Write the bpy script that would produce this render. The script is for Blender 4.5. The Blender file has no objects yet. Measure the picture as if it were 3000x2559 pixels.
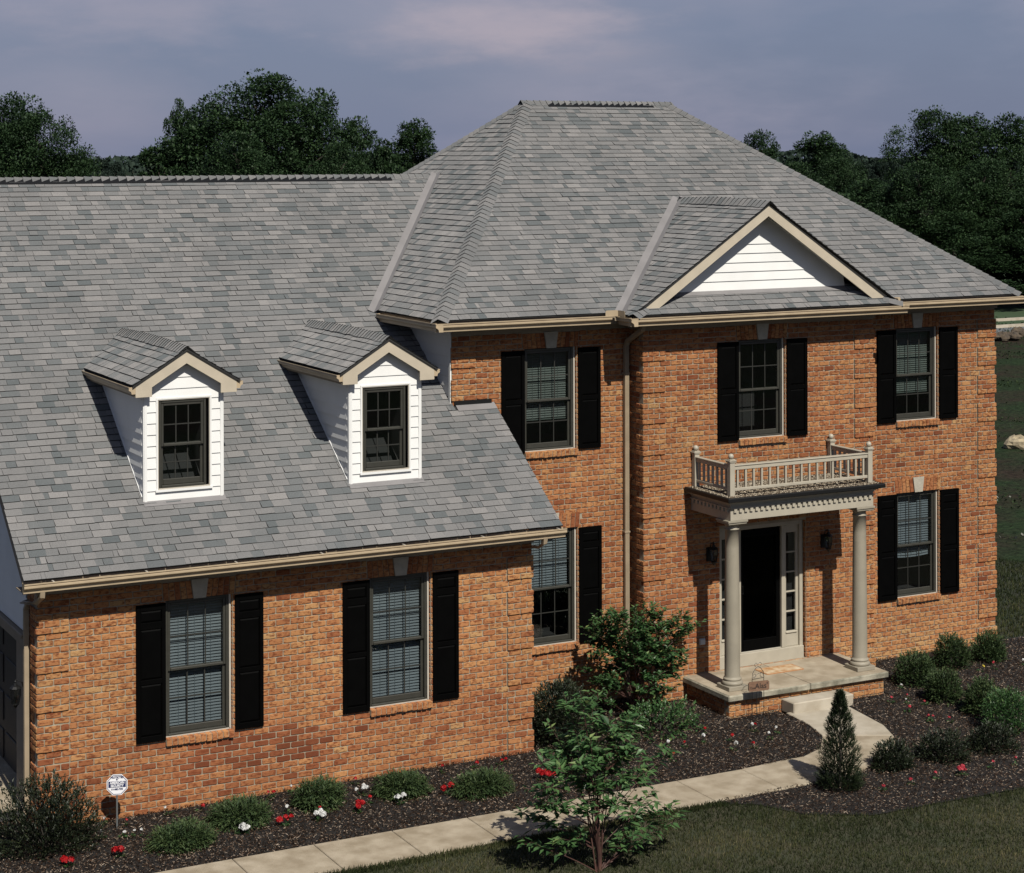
import bpy, math, random
from mathutils import Vector, Matrix
random.seed(7)
SC = bpy.context.scene
COL = SC.collection
# ------------------------------------------------------------------ camera (calibrated on brick courses and vanishing points)
CAM = Vector((-6.092, -24.449, 8.589))
YAW, PITCH, ROLL = 0.4811, 0.0003, -0.0030
FPX, CX, CY, PW, PH = 5777.0, 1500.0, 444.16, 3000.0, 2559.0
_f = Vector((math.sin(YAW)*math.cos(PITCH), math.cos(YAW)*math.cos(PITCH), math.sin(PITCH)))
_r = Vector((math.cos(YAW), -math.sin(YAW), 0)); _u = _r.cross(_f)
_c, _s = math.cos(ROLL), math.sin(ROLL)
RX, RY, RF = _c*_r+_s*_u, -_s*_r+_c*_u, _f
cd = bpy.data.cameras.new('camera'); cam = bpy.data.objects.new('camera', cd); COL.objects.link(cam)
cam.matrix_world = Matrix(((RX.x, RY.x, -RF.x, CAM.x), (RX.y, RY.y, -RF.y, CAM.y), (RX.z, RY.z, -RF.z, CAM.z), (0, 0, 0, 1)))
cd.sensor_fit = 'HORIZONTAL'; cd.sensor_width = 36.0; cd.lens = FPX/PW*36.0
cd.shift_y = -(PH/2-CY)/PW; cd.shift_x = 0.0
cd.clip_start = 0.5; cd.clip_end = 3000
SC.camera = cam
SC.render.resolution_x, SC.render.resolution_y = 1024, 873
# ------------------------------------------------------------------ light
SUNV = Vector((0.07, 1.0, -1.06)).normalized()      # the way the sunlight travels
EL = math.asin(-SUNV.z); AZ = math.atan2(-SUNV.x, -SUNV.y)
world = bpy.data.worlds.new('World'); SC.world = world; world.use_nodes = True
wn, wl = world.node_tree.nodes, world.node_tree.links
wn.clear()
wo = wn.new('ShaderNodeOutputWorld'); bg = wn.new('ShaderNodeBackground'); wl.new(bg.outputs[0], wo.inputs[0])
sky = wn.new('ShaderNodeTexSky'); sky.sky_type = 'NISHITA'; sky.sun_disc = False
sky.sun_elevation = EL; sky.sun_rotation = AZ; sky.air_density = 1.0; sky.dust_density = 0.6; sky.ozone_density = 3.0
bg.inputs[1].default_value = 0.05
# a thin lavender overcast with soft streaks of cloud, the same all round the sky
tc = wn.new('ShaderNodeTexCoord'); mp = wn.new('ShaderNodeMapping'); wl.new(tc.outputs['Generated'], mp.inputs[0])
mp.inputs['Scale'].default_value = (1.0, 1.0, 3.2); mp.inputs['Location'].default_value = (0.33, 0.1, 0.05)
nz = wn.new('ShaderNodeTexNoise'); nz.inputs['Scale'].default_value = 6.5; nz.inputs['Detail'].default_value = 6; nz.inputs['Roughness'].default_value = 0.5
wl.new(mp.outputs[0], nz.inputs[0])
cr = wn.new('ShaderNodeValToRGB'); cr.color_ramp.elements[0].position = 0.36; cr.color_ramp.elements[1].position = 0.72
cr.color_ramp.elements[0].color = (2.75, 3.25, 5.15, 1); cr.color_ramp.elements[1].color = (4.3, 4.3, 6.0, 1)
wl.new(nz.outputs['Fac'], cr.inputs[0])
# one brighter pinkish cloud bank standing low over the house, broken up by the same noise
def cloud(dirv, rad, prev, col, amt):
    d = Vector(dirv).normalized(); sb = wn.new('ShaderNodeVectorMath'); sb.operation = 'SUBTRACT'; wl.new(tc.outputs['Generated'], sb.inputs[0]); sb.inputs[1].default_value = d
    sc = wn.new('ShaderNodeVectorMath'); sc.operation = 'MULTIPLY'; wl.new(sb.outputs[0], sc.inputs[0]); sc.inputs[1].default_value = (1, 1, 3.2)
    ln = wn.new('ShaderNodeVectorMath'); ln.operation = 'LENGTH'; wl.new(sc.outputs[0], ln.inputs[0])
    n3 = wn.new('ShaderNodeTexNoise'); n3.inputs['Scale'].default_value = 26; n3.inputs['Detail'].default_value = 7; n3.inputs['Roughness'].default_value = .55; wl.new(mp.outputs[0], n3.inputs[0])
    ma = wn.new('ShaderNodeMath'); ma.operation = 'MULTIPLY_ADD'; wl.new(n3.outputs['Fac'], ma.inputs[0]); ma.inputs[1].default_value = rad*1.6; wl.new(ln.outputs['Value'], ma.inputs[2])
    mr_ = wn.new('ShaderNodeMapRange'); mr_.interpolation_type = 'SMOOTHSTEP'; wl.new(ma.outputs[0], mr_.inputs[0]); mr_.inputs[1].default_value = rad*.75; mr_.inputs[2].default_value = rad*2.0; mr_.inputs[3].default_value = amt; mr_.inputs[4].default_value = 0
    m_ = wn.new('ShaderNodeMix'); m_.data_type = 'RGBA'; wl.new(mr_.outputs[0], m_.inputs[0]); wl.new(prev, m_.inputs[6]); m_.inputs[7].default_value = (*col, 1); return m_.outputs[2]
def sky_dir(x, y): return RX*((x-CX)/FPX)-RY*((y-CY)/FPX)+RF
cl = cloud(sky_dir(1500, 60), .085, cr.outputs[0], (7.0, 5.9, 7.0), .9)
cl = cloud(sky_dir(350, -40), .12, cl, (5.4, 4.9, 6.4), .75)
cl = cloud(sky_dir(2650, 330), .16, cl, (2.4, 2.9, 4.7), .7)
mx = wn.new('ShaderNodeMix'); mx.data_type = 'RGBA'
sp = wn.new('ShaderNodeSeparateXYZ'); wl.new(tc.outputs['Generated'], sp.inputs[0])        # the veil thins out evenly from horizon to zenith
vm = wn.new('ShaderNodeMapRange'); vm.inputs[1].default_value = 0.0; vm.inputs[2].default_value = 0.75; vm.inputs[3].default_value = 0.90; vm.inputs[4].default_value = 0.15
wl.new(sp.outputs[2], vm.inputs[0]); wl.new(vm.outputs[0], mx.inputs[0])
wl.new(sky.outputs[0], mx.inputs[6]); wl.new(cl, mx.inputs[7]); wl.new(mx.outputs[2], bg.inputs[0])
sd = bpy.data.lights.new('sun', 'SUN'); sd.energy = 5.0; sd.angle = math.radians(0.5); sd.color = (1.0, 0.95, 0.86)
sun = bpy.data.objects.new('sun', sd); COL.objects.link(sun); sun.rotation_euler = SUNV.to_track_quat('-Z', 'Y').to_euler(); sun.location = (0, -20, 40)
SC.view_settings.view_transform = 'Standard'; SC.view_settings.look = 'None'; SC.view_settings.gamma = 1.0
SC.view_settings.exposure = 0.33
# ------------------------------------------------------------------ pixel (of the 3000 px photograph) -> direction -> a point on a known plane
def ray(q): return RX*((q[0]-CX)/FPX) - RY*((q[1]-CY)/FPX) + RF
def onY(q, Y): d = ray(q); return CAM + d*((Y-CAM.y)/d.y)
def onX(q, X): d = ray(q); return CAM + d*((X-CAM.x)/d.x)
def onZ(q, Z=0.0): d = ray(q); return CAM + d*((Z-CAM.z)/d.z)
def far(q, dist): return CAM + ray(q)*dist
def zoomer(x0, y0, s): return lambda x, y: (x0+x/s, y0+y/s)
ZA = zoomer(0, 1500, 1.66875); ZB = zoomer(750, 1500, 1.6689); ZC = zoomer(1500, 1500, 1.66875); ZD = zoomer(2200, 1500, 1.66875)
K2 = zoomer(2000, 1450, 2.525); K3 = zoomer(2550, 850, 3.213); K4 = zoomer(2550, 1350, 2.944); W = zoomer(0, 0, .69067); ZJ = zoomer(0, 150, 1.48); ZI = zoomer(1700, 400, 1.5938)
# ------------------------------------------------------------------ materials
ALB = 0.78                                          # all paints and stones were measured at one exposure; this brings them to real reflectances
def new_mat(name):
    m = bpy.data.materials.new(name); m.use_nodes = True
    return m, m.node_tree.nodes, m.node_tree.links, m.node_tree.nodes['Principled BSDF']
def mat(name, col, rough=0.6, var=0.0, scale=8.0, bump=0.0, bscale=60.0, metal=0.0, spec=0.5, stretch=(1, 1, 1), col2=None, coord='pos'):
    """one colour, varied by a noise towards col2 (or darker), with fine relief"""
    col = tuple(c*ALB for c in col); col2 = tuple(c*ALB for c in col2) if col2 else None
    m, n, l, b = new_mat(name)
    b.inputs['Roughness'].default_value = rough; b.inputs['Metallic'].default_value = metal; b.inputs['Specular IOR Level'].default_value = spec
    b.inputs['Base Color'].default_value = (*col, 1)
    if coord == 'pos': g = n.new('ShaderNodeNewGeometry'); src = g.outputs['Position']
    else: g = n.new('ShaderNodeTexCoord'); src = g.outputs['Object']
    mpn = n.new('ShaderNodeMapping'); mpn.inputs['Scale'].default_value = stretch; l.new(src, mpn.inputs[0])
    if var or col2:
        t = n.new('ShaderNodeTexNoise'); t.inputs['Scale'].default_value = scale; t.inputs['Detail'].default_value = 5; l.new(mpn.outputs[0], t.inputs[0])
        r = n.new('ShaderNodeValToRGB'); r.color_ramp.elements[0].position = .35; r.color_ramp.elements[1].position = .65
        c2 = col2 or tuple(c*(1-var) for c in col)
        r.color_ramp.elements[0].color = (*c2, 1); r.color_ramp.elements[1].color = (*col, 1)
        l.new(t.outputs['Fac'], r.inputs[0]); l.new(r.outputs[0], b.inputs['Base Color'])
    if bump:
        t2 = n.new('ShaderNodeTexNoise'); t2.inputs['Scale'].default_value = bscale; t2.inputs['Detail'].default_value = 4; l.new(mpn.outputs[0], t2.inputs[0])
        bp = n.new('ShaderNodeBump'); bp.inputs['Strength'].default_value = bump; bp.inputs['Distance'].default_value = 0.01
        l.new(t2.outputs['Fac'], bp.inputs['Height']); l.new(bp.outputs[0], b.inputs['Normal'])
    return m
def mat_tone(name, stops, rough=0.9, spec=0.2, speck=None, smear=None, bump=0.0, bscale=90.0, trans=0.0, large=None, dif=0.0):
    """colour picked per piece by the face attribute 'tone'; speck = (scale, amount); smear = (stretch, lo, hi, colour, amount)"""
    stops = [(p_, tuple(c*ALB for c in c_)) for p_, c_ in stops]
    if smear: smear = (*smear[:3], tuple(c*ALB for c in smear[3]), smear[4])
    m, n, l, b = new_mat(name)
    b.inputs['Roughness'].default_value = rough; b.inputs['Specular IOR Level'].default_value = spec
    if 'Diffuse Roughness' in b.inputs: b.inputs['Diffuse Roughness'].default_value = dif
    at = n.new('ShaderNodeAttribute'); at.attribute_name = 'tone'
    r = n.new('ShaderNodeValToRGB'); e = r.color_ramp.elements
    e[0].position, e[0].color = stops[0][0], (*stops[0][1], 1); e[1].position, e[1].color = stops[-1][0], (*stops[-1][1], 1)
    for p_, c_ in stops[1:-1]:
        k = e.new(p_); k.color = (*c_, 1)
    l.new(at.outputs['Fac'], r.inputs[0]); out = r.outputs[0]
    g = n.new('ShaderNodeNewGeometry')
    if smear:
        st, lo, hi, c_, amt = smear
        mpn = n.new('ShaderNodeMapping'); mpn.inputs['Scale'].default_value = st; l.new(g.outputs['Position'], mpn.inputs[0])
        ofs = n.new('ShaderNodeVectorMath'); ofs.operation = 'MULTIPLY_ADD'; ofs.inputs[1].default_value = (37, 37, 37)
        l.new(at.outputs['Fac'], ofs.inputs[0]); l.new(mpn.outputs[0], ofs.inputs[2])
        t = n.new('ShaderNodeTexNoise'); t.inputs['Scale'].default_value = 1.0; t.inputs['Detail'].default_value = 6; t.inputs['Roughness'].default_value = .62; l.new(ofs.outputs[0], t.inputs[0])
        mr = n.new('ShaderNodeMapRange'); mr.inputs[1].default_value = lo; mr.inputs[2].default_value = hi; mr.inputs[4].default_value = amt; l.new(t.outputs['Fac'], mr.inputs[0])
        m2 = n.new('ShaderNodeMix'); m2.data_type = 'RGBA'; l.new(mr.outputs[0], m2.inputs[0]); l.new(out, m2.inputs[6]); m2.inputs[7].default_value = (*c_, 1); out = m2.outputs[2]
    for sp in (speck, large):
        if not sp: continue
        t = n.new('ShaderNodeTexNoise'); t.inputs['Scale'].default_value = sp[0]; t.inputs['Detail'].default_value = 3; l.new(g.outputs['Position'], t.inputs[0])
        mr = n.new('ShaderNodeMapRange'); mr.inputs[1].default_value = .3; mr.inputs[2].default_value = .7; mr.inputs[3].default_value = 1-sp[1]; mr.inputs[4].default_value = 1+sp[1]*.55; l.new(t.outputs['Fac'], mr.inputs[0])
        hs = n.new('ShaderNodeVectorMath'); hs.operation = 'SCALE'; l.new(out, hs.inputs[0]); l.new(mr.outputs[0], hs.inputs['Scale']); out = hs.outputs[0]
    l.new(out, b.inputs['Base Color'])
    if bump:
        t2 = n.new('ShaderNodeTexNoise'); t2.inputs['Scale'].default_value = bscale; t2.inputs['Detail'].default_value = 5; l.new(g.outputs['Position'], t2.inputs[0])
        bp = n.new('ShaderNodeBump'); bp.inputs['Strength'].default_value = bump; bp.inputs['Distance'].default_value = 0.006
        l.new(t2.outputs['Fac'], bp.inputs['Height']); l.new(bp.outputs[0], b.inputs['Normal'])
    if trans:
        tr = n.new('ShaderNodeBsdfTranslucent'); l.new(out, tr.inputs[0]); ms = n.new('ShaderNodeMixShader'); ms.inputs[0].default_value = trans
        l.new(b.outputs[0], ms.inputs[1]); l.new(tr.outputs[0], ms.inputs[2]); l.new(ms.outputs[0], n['Material Output'].inputs[0])
    return m
def mat_glass(name, tint=(.86, .88, .88), refl=0.20):
    m, n, l, b = new_mat(name)
    n.remove(b)
    t = n.new('ShaderNodeBsdfTransparent'); t.inputs[0].default_value = (*tint, 1)
    g = n.new('ShaderNodeBsdfGlossy'); g.inputs['Roughness'].default_value = 0.02; g.inputs[0].default_value = (.9, .9, .9, 1)
    fr = n.new('ShaderNodeLayerWeight'); fr.inputs[0].default_value = .5
    pw_ = n.new('ShaderNodeMath'); pw_.operation = 'POWER'; pw_.inputs[1].default_value = 5.0; l.new(fr.outputs['Facing'], pw_.inputs[0])
    ad = n.new('ShaderNodeMath'); ad.operation = 'MULTIPLY_ADD'; ad.inputs[1].default_value = .7; ad.inputs[2].default_value = refl*.15; l.new(pw_.outputs[0], ad.inputs[0])
    ms = n.new('ShaderNodeMixShader'); l.new(ad.outputs[0], ms.inputs[0]); l.new(t.outputs[0], ms.inputs[1]); l.new(g.outputs[0], ms.inputs[2]); l.new(ms.outputs[0], n['Material Output'].inputs[0])
    return m
BRICK = mat_tone('brick_clay', [(0.0, (.150, .046, .022)), (.22, (.275, .094, .041)), (.5, (.410, .176, .073)), (.8, (.49, .244, .100)), (1.0, (.48, .285, .128))], rough=.92, spec=.15, dif=.6,
                 speck=(170, .22), smear=((15, 15, 32), .47, .62, (.170, .048, .020), .88), bump=.45, bscale=60, large=(.8, .13))
MORTAR = mat('mortar', (.345, .295, .215), .95, col2=(.25, .205, .145), scale=5, bump=.4, bscale=150)
SHINGLE = mat_tone('asphalt_shingle', [(0.0, (.012, .012, .012)), (.08, (.122, .136, .141)), (.35, (.165, .173, .176)), (.6, (.210, .208, .207)), (1.0, (.278, .268, .262))], rough=.95, spec=.12, dif=1.0,
                   speck=(240, .5), bump=.6, bscale=320, large=(.9, .10))
FLASH = mat('valley_flashing', (.215, .205, .205), .75, var=.14, scale=3, bump=.25, bscale=200)
DECK = mat('roof_underlay', (.02, .02, .02), .95)
DSPOUT = mat('tan_downspout_paint', (.36, .285, .195), .5, var=.16, scale=4)
GUTTER = mat('tan_gutter_paint', (.47, .37, .245), .42, var=.16, scale=4)
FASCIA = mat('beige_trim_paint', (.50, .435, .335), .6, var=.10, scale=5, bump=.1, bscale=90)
TAUPE = mat('taupe_column_paint', (.300, .268, .205), .6, var=.10, scale=6, bump=.12, bscale=120)
CREAM = mat('cream_porch_paint', (.42, .38, .30), .55, var=.10, scale=6, bump=.12, bscale=120)
SIDING = mat('white_siding', (.80, .80, .78), .55, var=.06, scale=2.5, bump=.05, bscale=40)
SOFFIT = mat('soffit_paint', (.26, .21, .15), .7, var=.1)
FRAME = mat('taupe_window_frame', (.040, .039, .031), .45, var=.15, scale=12)
STRIP = mat('light_window_strip', (.50, .46, .39), .5, var=.1)
MUNTIN = mat('dark_muntin', (.022, .022, .018), .5)
BLACK = mat('black_shutter_paint', (.0018, .0018, .0018), .55, var=.25, scale=6, spec=.035, bump=.05, bscale=40)
STONE = mat('keystone_stone', (.42, .385, .31), .85, var=.18, scale=14, bump=.5, bscale=80)
ROOM = mat('painted_room_dark', (.012, .012, .012), .9)  # near-black colour stands in for the shade of the rooms behind the glass
BLIND = mat('blue_grey_blind', (.115, .142, .16), .6, var=.12, scale=2)
BLINDW = mat('pale_green_blind', (.075, .095, .083), .6, var=.12, scale=2)
GLASS = mat_glass('window_glass')
LANGLASS = mat_glass('lantern_glass', (.55, .58, .58), .5)
IRON = mat('black_iron', (.012, .012, .012), .45, var=.2, scale=20, metal=.3)
DOOR = mat('black_storm_door', (.002, .002, .002), .5, var=.2, spec=.04)
DGLASS = mat_glass('storm_glass', (.5, .5, .5), .02)
CONC = mat('concrete', (.43, .365, .27), .9, col2=(.29, .235, .16), scale=3.6, bump=.7, bscale=90)
CONCW = mat('pale_concrete', (.47, .42, .335), .9, col2=(.35, .30, .225), scale=2.6, bump=.4, bscale=120)
CONCD = mat('damp_slab_edge', (.40, .365, .28), .9, col2=(.16, .15, .11), scale=5, bump=.6, bscale=70)
ROOFGRAVEL = mat_tone('porch_roof_gravel', [(0, (.03, .025, .02)), (.5, (.16, .12, .08)), (1, (.5, .44, .34))], rough=.95)
TAR = mat('black_roof_edge', (.006, .006, .006), .5, spec=.3)
# ------------------------------------------------------------------ mesh collecting
class MB:
    def __init__(s): s.v, s.f, s.t = [], [], []
    def face(s, pts, tone=.5):
        i = len(s.v); s.v += [tuple(p) for p in pts]; s.f.append(tuple(range(i, i+len(pts)))); s.t.append(tone)
    def mesh(s, vs, fs, tone=.5):
        i = len(s.v); s.v += [tuple(p) for p in vs]; s.f += [tuple(i+k for k in f) for f in fs]; s.t += (tone if isinstance(tone, list) else [tone]*len(fs))
    def box(s, a, b, tone=.5):
        x0, y0, z0 = a; x1, y1, z1 = b
        s.mesh([(x0, y0, z0), (x1, y0, z0), (x1, y1, z0), (x0, y1, z0), (x0, y0, z1), (x1, y0, z1), (x1, y1, z1), (x0, y1, z1)],
               [(0, 3, 2, 1), (4, 5, 6, 7), (0, 1, 5, 4), (1, 2, 6, 5), (2, 3, 7, 6), (3, 0, 4, 7)], tone)
    def bbox(s, a, b, w=.006, tone=.5):
        """a box with bevelled edges"""
        lo, hi = Vector(a), Vector(b); w = min(w, *(abs(hi[k]-lo[k])*.45 for k in range(3)))
        vs, idx = [], {}
        for sx in (0, 1):
            for sy in (0, 1):
                for sz in (0, 1):
                    c = [(lo, hi)[q][k] for k, q in enumerate((sx, sy, sz))]; sg = [1-2*q for q in (sx, sy, sz)]
                    for ax in range(3):
                        p = [c[k] + (0 if k == ax else sg[k]*w) for k in range(3)]; idx[(sx, sy, sz, ax)] = len(vs); vs.append(p)
        fs = []
        for ax in range(3):
            o1, o2 = (ax+1) % 3, (ax+2) % 3
            for sd_ in (0, 1):
                loop = []
                for q1, q2 in ((0, 0), (1, 0), (1, 1), (0, 1)):
                    k = [0, 0, 0]; k[ax] = sd_; k[o1] = q1; k[o2] = q2; loop.append(idx[(*k, ax)])
                fs.append(tuple(loop if sd_ else reversed(loop)))
            for q1 in (0, 1):                                 # edges running along ax
                for q2 in (0, 1):
                    k0 = [0, 0, 0]; k0[ax] = 0; k0[o1] = q1; k0[o2] = q2; k1 = list(k0); k1[ax] = 1
                    fs.append((idx[(*k0, o1)], idx[(*k1, o1)], idx[(*k1, o2)], idx[(*k0, o2)]))
        for sx in (0, 1):
            for sy in (0, 1):
                for sz in (0, 1): fs.append(tuple(idx[(sx, sy, sz, ax)] for ax in range(3)))
        s.mesh(vs, fs, tone)
    def prism(s, pts, y0, y1, tone=.5, ax='y'):
        """polygon of (x, z) pushed from y0 to y1 (ax 'x': polygon of (y, z) pushed along x; 'z': polygon of (x, y) pushed up)"""
        put = {'y': lambda p, t: (p[0], t, p[1]), 'x': lambda p, t: (t, p[0], p[1]), 'z': lambda p, t: (p[0], p[1], t)}[ax]
        n = len(pts); s.mesh([put(p, y0) for p in pts]+[put(p, y1) for p in pts],
               [tuple(range(n)), tuple(range(2*n-1, n-1, -1))]+[(k, k+n, (k+1) % n+n, (k+1) % n) for k in range(n)], tone)
    def tube(s, pts, r0, r1=None, n=6, tone=.5, cap=True):
        r1 = r0 if r1 is None else r1; pts = [Vector(p) for p in pts]; vs = []; m = len(pts)
        for i, p in enumerate(pts):
            d = (pts[min(i+1, m-1)]-pts[max(i-1, 0)]).normalized(); a = d.cross(Vector((0, 0, 1)) if abs(d.z) < .95 else Vector((1, 0, 0))).normalized(); b = d.cross(a)
            r = r0+(r1-r0)*i/max(1, m-1)
            for k in range(n): t = 2*math.pi*k/n; vs.append(p+a*math.cos(t)*r+b*math.sin(t)*r)
        fs = [(i*n+k, i*n+(k+1) % n, (i+1)*n+(k+1) % n, (i+1)*n+k) for i in range(m-1) for k in range(n)]
        if cap: fs += [tuple(range(n-1, -1, -1)), tuple(range((m-1)*n, m*n))]
        s.mesh(vs, fs, tone)
    def lathe(s, prof, c=(0, 0, 0), n=24, tone=.5):
        """profile of (r, z) turned about the vertical through c"""
        vs = [(c[0]+r*math.cos(2*math.pi*k/n), c[1]+r*math.sin(2*math.pi*k/n), c[2]+z) for r, z in prof for k in range(n)]
        m = len(prof); fs = [(i*n+k, i*n+(k+1) % n, (i+1)*n+(k+1) % n, (i+1)*n+k) for i in range(m-1) for k in range(n)]
        fs += [tuple(range(n-1, -1, -1)), tuple(range((m-1)*n, m*n))]
        s.mesh(vs, fs, tone)
    def build(s, name, mt, parent=None, smooth=False, kind=None, label=None, loc=None):
        me = bpy.data.meshes.new(name); me.from_pydata(s.v, [], s.f); me.materials.append(mt)
        at = me.attributes.new('tone', 'FLOAT', 'FACE'); at.data.foreach_set('value', s.t)
        if smooth: me.polygons.foreach_set('use_smooth', [True]*len(s.f))
        me.update()
        o = bpy.data.objects.new(name, me); COL.objects.link(o)
        if parent: o.parent = parent
        if loc is not None: o.location = loc
        if kind: o['kind'] = kind
        if label: o['label'] = label
        return o
def tag(o, label, cat, group=None):
    o['label'] = label; o['category'] = cat
    if group: o['group'] = group
    return o
def empty(name, loc=(0, 0, 0)):
    o = bpy.data.objects.new(name, None); COL.objects.link(o); o.location = loc; o.empty_display_size = .2
    return o
def rnd(a, b): return random.uniform(a, b)
def clip(poly, a, b, c):
    """keep the part of a 2-D polygon where a*u + b*v <= c"""
    out = []
    for i, p in enumerate(poly):
        q = poly[(i+1) % len(poly)]; dp, dq = a*p[0]+b*p[1]-c, a*q[0]+b*q[1]-c
        if dp <= 0: out.append(p)
        if dp*dq < 0: t = dp/(dp-dq); out.append((p[0]+(q[0]-p[0])*t, p[1]+(q[1]-p[1])*t))
    return out
def convex_clip(poly, cv):
    n = len(cv); ar = sum(cv[i][0]*cv[(i+1) % n][1]-cv[(i+1) % n][0]*cv[i][1] for i in range(n))
    for i in range(n):
        p, q = cv[i], cv[(i+1) % n]; a, b = q[1]-p[1], p[0]-q[0]
        if ar < 0: a, b = -a, -b
        poly = clip(poly, a, b, a*p[0]+b*p[1])
        if len(poly) < 3: return []
    return poly
def area2(poly): return abs(sum(poly[i][0]*poly[(i+1) % len(poly)][1]-poly[(i+1) % len(poly)][0]*poly[i][1] for i in range(len(poly))))/2
# ================================================================== THE SETTING
def structure(name, mb, mt): return mb.build(name, mt, kind='structure')
# ================================================================== THE HOUSE
HOUSE = empty('brick_house', (0, 0, 0))
tag(HOUSE, 'two-storey orange brick house with grey shingle roof, black shutters and low garage wing', 'house')
YG, YB, YM = 0.48, 1.754, 2.19                     # wall planes: garage wing, entrance bay, main front
XGL, XGR, XML, XBL, XBR, XMR = 0.12, 7.225, 6.785, 9.877, 14.333, 17.318
COURSE, BL = 0.08128, 0.2032
COURSEG, BLG = 0.0834, 0.207
E_G, E_M, E_B = 0.05, 1.74, 1.33                   # eave edges of the three front roofs
# ---------------------------------------------------------------- bricks
BRICKS = []                                        # (size in the picture, builder)
def add_brick(P, U, N, L, H, tone, parent):
    """P = lower left corner on the wall face, U along, N outward"""
    c = P+U*(L/2)+Vector((0, 0, H/2))
    d = (c-CAM); vis = max(0.0, -N.dot(d.normalized()))
    BRICKS.append((L*H*vis/d.length_squared, (P, U, N, L, H, tone, random.random(), parent)))
def brick_shape(mb, P, U, N, L, H, tone, seed):
    R = random.Random(seed); Zv = Vector((0, 0, 1)); j = lambda a: R.uniform(-a, a)
    jt = .0130; L0, H0 = L-jt, H-jt; ou, oz = jt/2, jt/2
    ch = min(.012, L0*.25)*R.uniform(.5, 1.4)
    pts = [(ch, 0), (L0*.36+j(.02), j(.0022)), (L0*.68+j(.02), j(.0022)), (L0-ch, 0), (L0, ch*.7), (L0, H0-ch*.7), (L0-ch, H0), (L0*.64+j(.02), H0+j(.0022)), (L0*.33+j(.02), H0+j(.0022)), (ch, H0), (0, H0-ch*.7), (0, ch*.7)]
    pts = [(a+j(.0026), b+j(.0026)) for a, b in pts]
    tilt, yaw_, dp = j(.022), j(.012), j(.0022); ca = (L0/2, H0/2); vs = []
    for dep, ins in ((-.016, 0.0), (-.0045, 0.0), (dp*.5, .006)):
        for a, b in pts:
            a2, b2 = a+(ca[0]-a)*ins/max(.02, L0/2), b+(ca[1]-b)*ins/(H0/2)
            dd = dep + (tilt*(b2-ca[1]) + yaw_*(a2-ca[0]))
            vs.append(P+U*(ou+a2)+Zv*(oz+b2+.012*j(.1))+N*dd)
    n = len(pts); fs = []
    for r in (0, 1): fs += [(r*n+k, r*n+(k+1) % n, (r+1)*n+(k+1) % n, (r+1)*n+k) for k in range(n)]
    fs.append(tuple(range(2*n, 3*n)))
    mb.mesh(vs, fs, tone)
def brick_tone(P, extra=None):
    t = random.gauss(.55, .12)
    if random.random() < .07: t -= .24
    if random.random() < .06: t += .25
    if extra: t += extra(P)
    return min(1, max(0.02, t))
def brick_wall(P0, U, N, u0, u1, z0, z1, zref, course, bl, openings, quoins, parent, extra=None, lintels=()):
    """running bond between u0 and u1 (measured along U from P0), with gaps left for openings and proud quoin blocks"""
    r0 = math.floor((z0-zref)/course+.02)
    r = r0
    if quoins:                                              # mortar bed behind every proud block
        qm = MB()
        for qa, qb, qz in quoins:
            k = math.floor((z0-qz)/(6*course))
            while qz+k*6*course < z1:
                za, zb_ = max(z0, qz+k*6*course)+.006, min(z1, qz+(k*6+4)*course)-.006
                if zb_-za > .05:
                    a, b = (qa-.010 if qa < u0+.01 else qa+.006), (qb+.010 if qb > u1-.01 else qb-.006)
                    vs = [P0+U*u_+Vector((0, 0, z_))+N*d_ for d_ in (-.02, .0095) for u_, z_ in ((a, za), (b, za), (b, zb_), (a, zb_))]
                    qm.mesh(vs, [(4, 5, 6, 7), (0, 4, 7, 3), (1, 2, 6, 5), (3, 7, 6, 2), (0, 1, 5, 4)])
                k += 1
        qm.build('quoin_mortar', MORTAR, parent, kind='stuff')
    while True:
        zb = zref+r*course
        if zb+course*.5 > z1: break
        zc = zb+course/2
        iv = [(u0, u1, 0.0)]
        for qa, qb, qz in quoins:                          # qz = bottom of one proud block; four courses proud, two flush
            k = round((zb-qz)/course) % 6
            if k < 4 and z1-zb > course*.9:
                nxt = []
                for a, b, o in iv:
                    if qb <= a or qa >= b: nxt.append((a, b, o)); continue
                    if qa > a+.01: nxt.append((a, qa, o))
                    nxt.append((qa if qa > u0+.01 else qa-.022, qb if qb < u1-.01 else qb+.022, .022))
                    if qb < b-.01: nxt.append((qb, b, o))
                iv = nxt
        for a0, b0, c0, d0 in openings:
            if c0-.001 < zc < d0+.001:
                nxt = []
                for a, b, o in iv:
                    if b0 <= a or a0 >= b: nxt.append((a, b, o)); continue
                    if a0 > a+.02: nxt.append((a, a0, o))
                    if b0 < b-.02: nxt.append((b0, b, o))
                iv = nxt
        for a0, c0, d0, wl_, wu_ in lintels:               # splayed jack arches: a0 centre, half widths below and above
            if c0 < zc < d0:
                hw = wl_+(wu_-wl_)*(zc-c0)/(d0-c0); nxt = []
                for a, b, o in iv:
                    if a0+hw <= a or a0-hw >= b: nxt.append((a, b, o)); continue
                    if a0-hw > a+.02: nxt.append((a, a0-hw, o))
                    if a0+hw < b-.02: nxt.append((a0+hw, b, o))
                iv = nxt
        for a, b, o in iv:
            ref = a if o > 0 else u0
            off = (bl/2 if r % 2 else 0.0)
            k = math.floor((a-ref-off)/bl)
            x = ref+off+k*bl
            while x < b-.001:
                xa, xb = max(x, a), min(x+bl, b)
                if b-xb < .04 and xb < b: xb = b
                if xb-xa > .035:
                    P = P0+U*xa+Vector((0, 0, zb))+N*o
                    add_brick(P, U, N, xb-xa, course, brick_tone(P, extra), parent)
                x += bl
                if xb >= b: break
        r += 1
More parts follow.
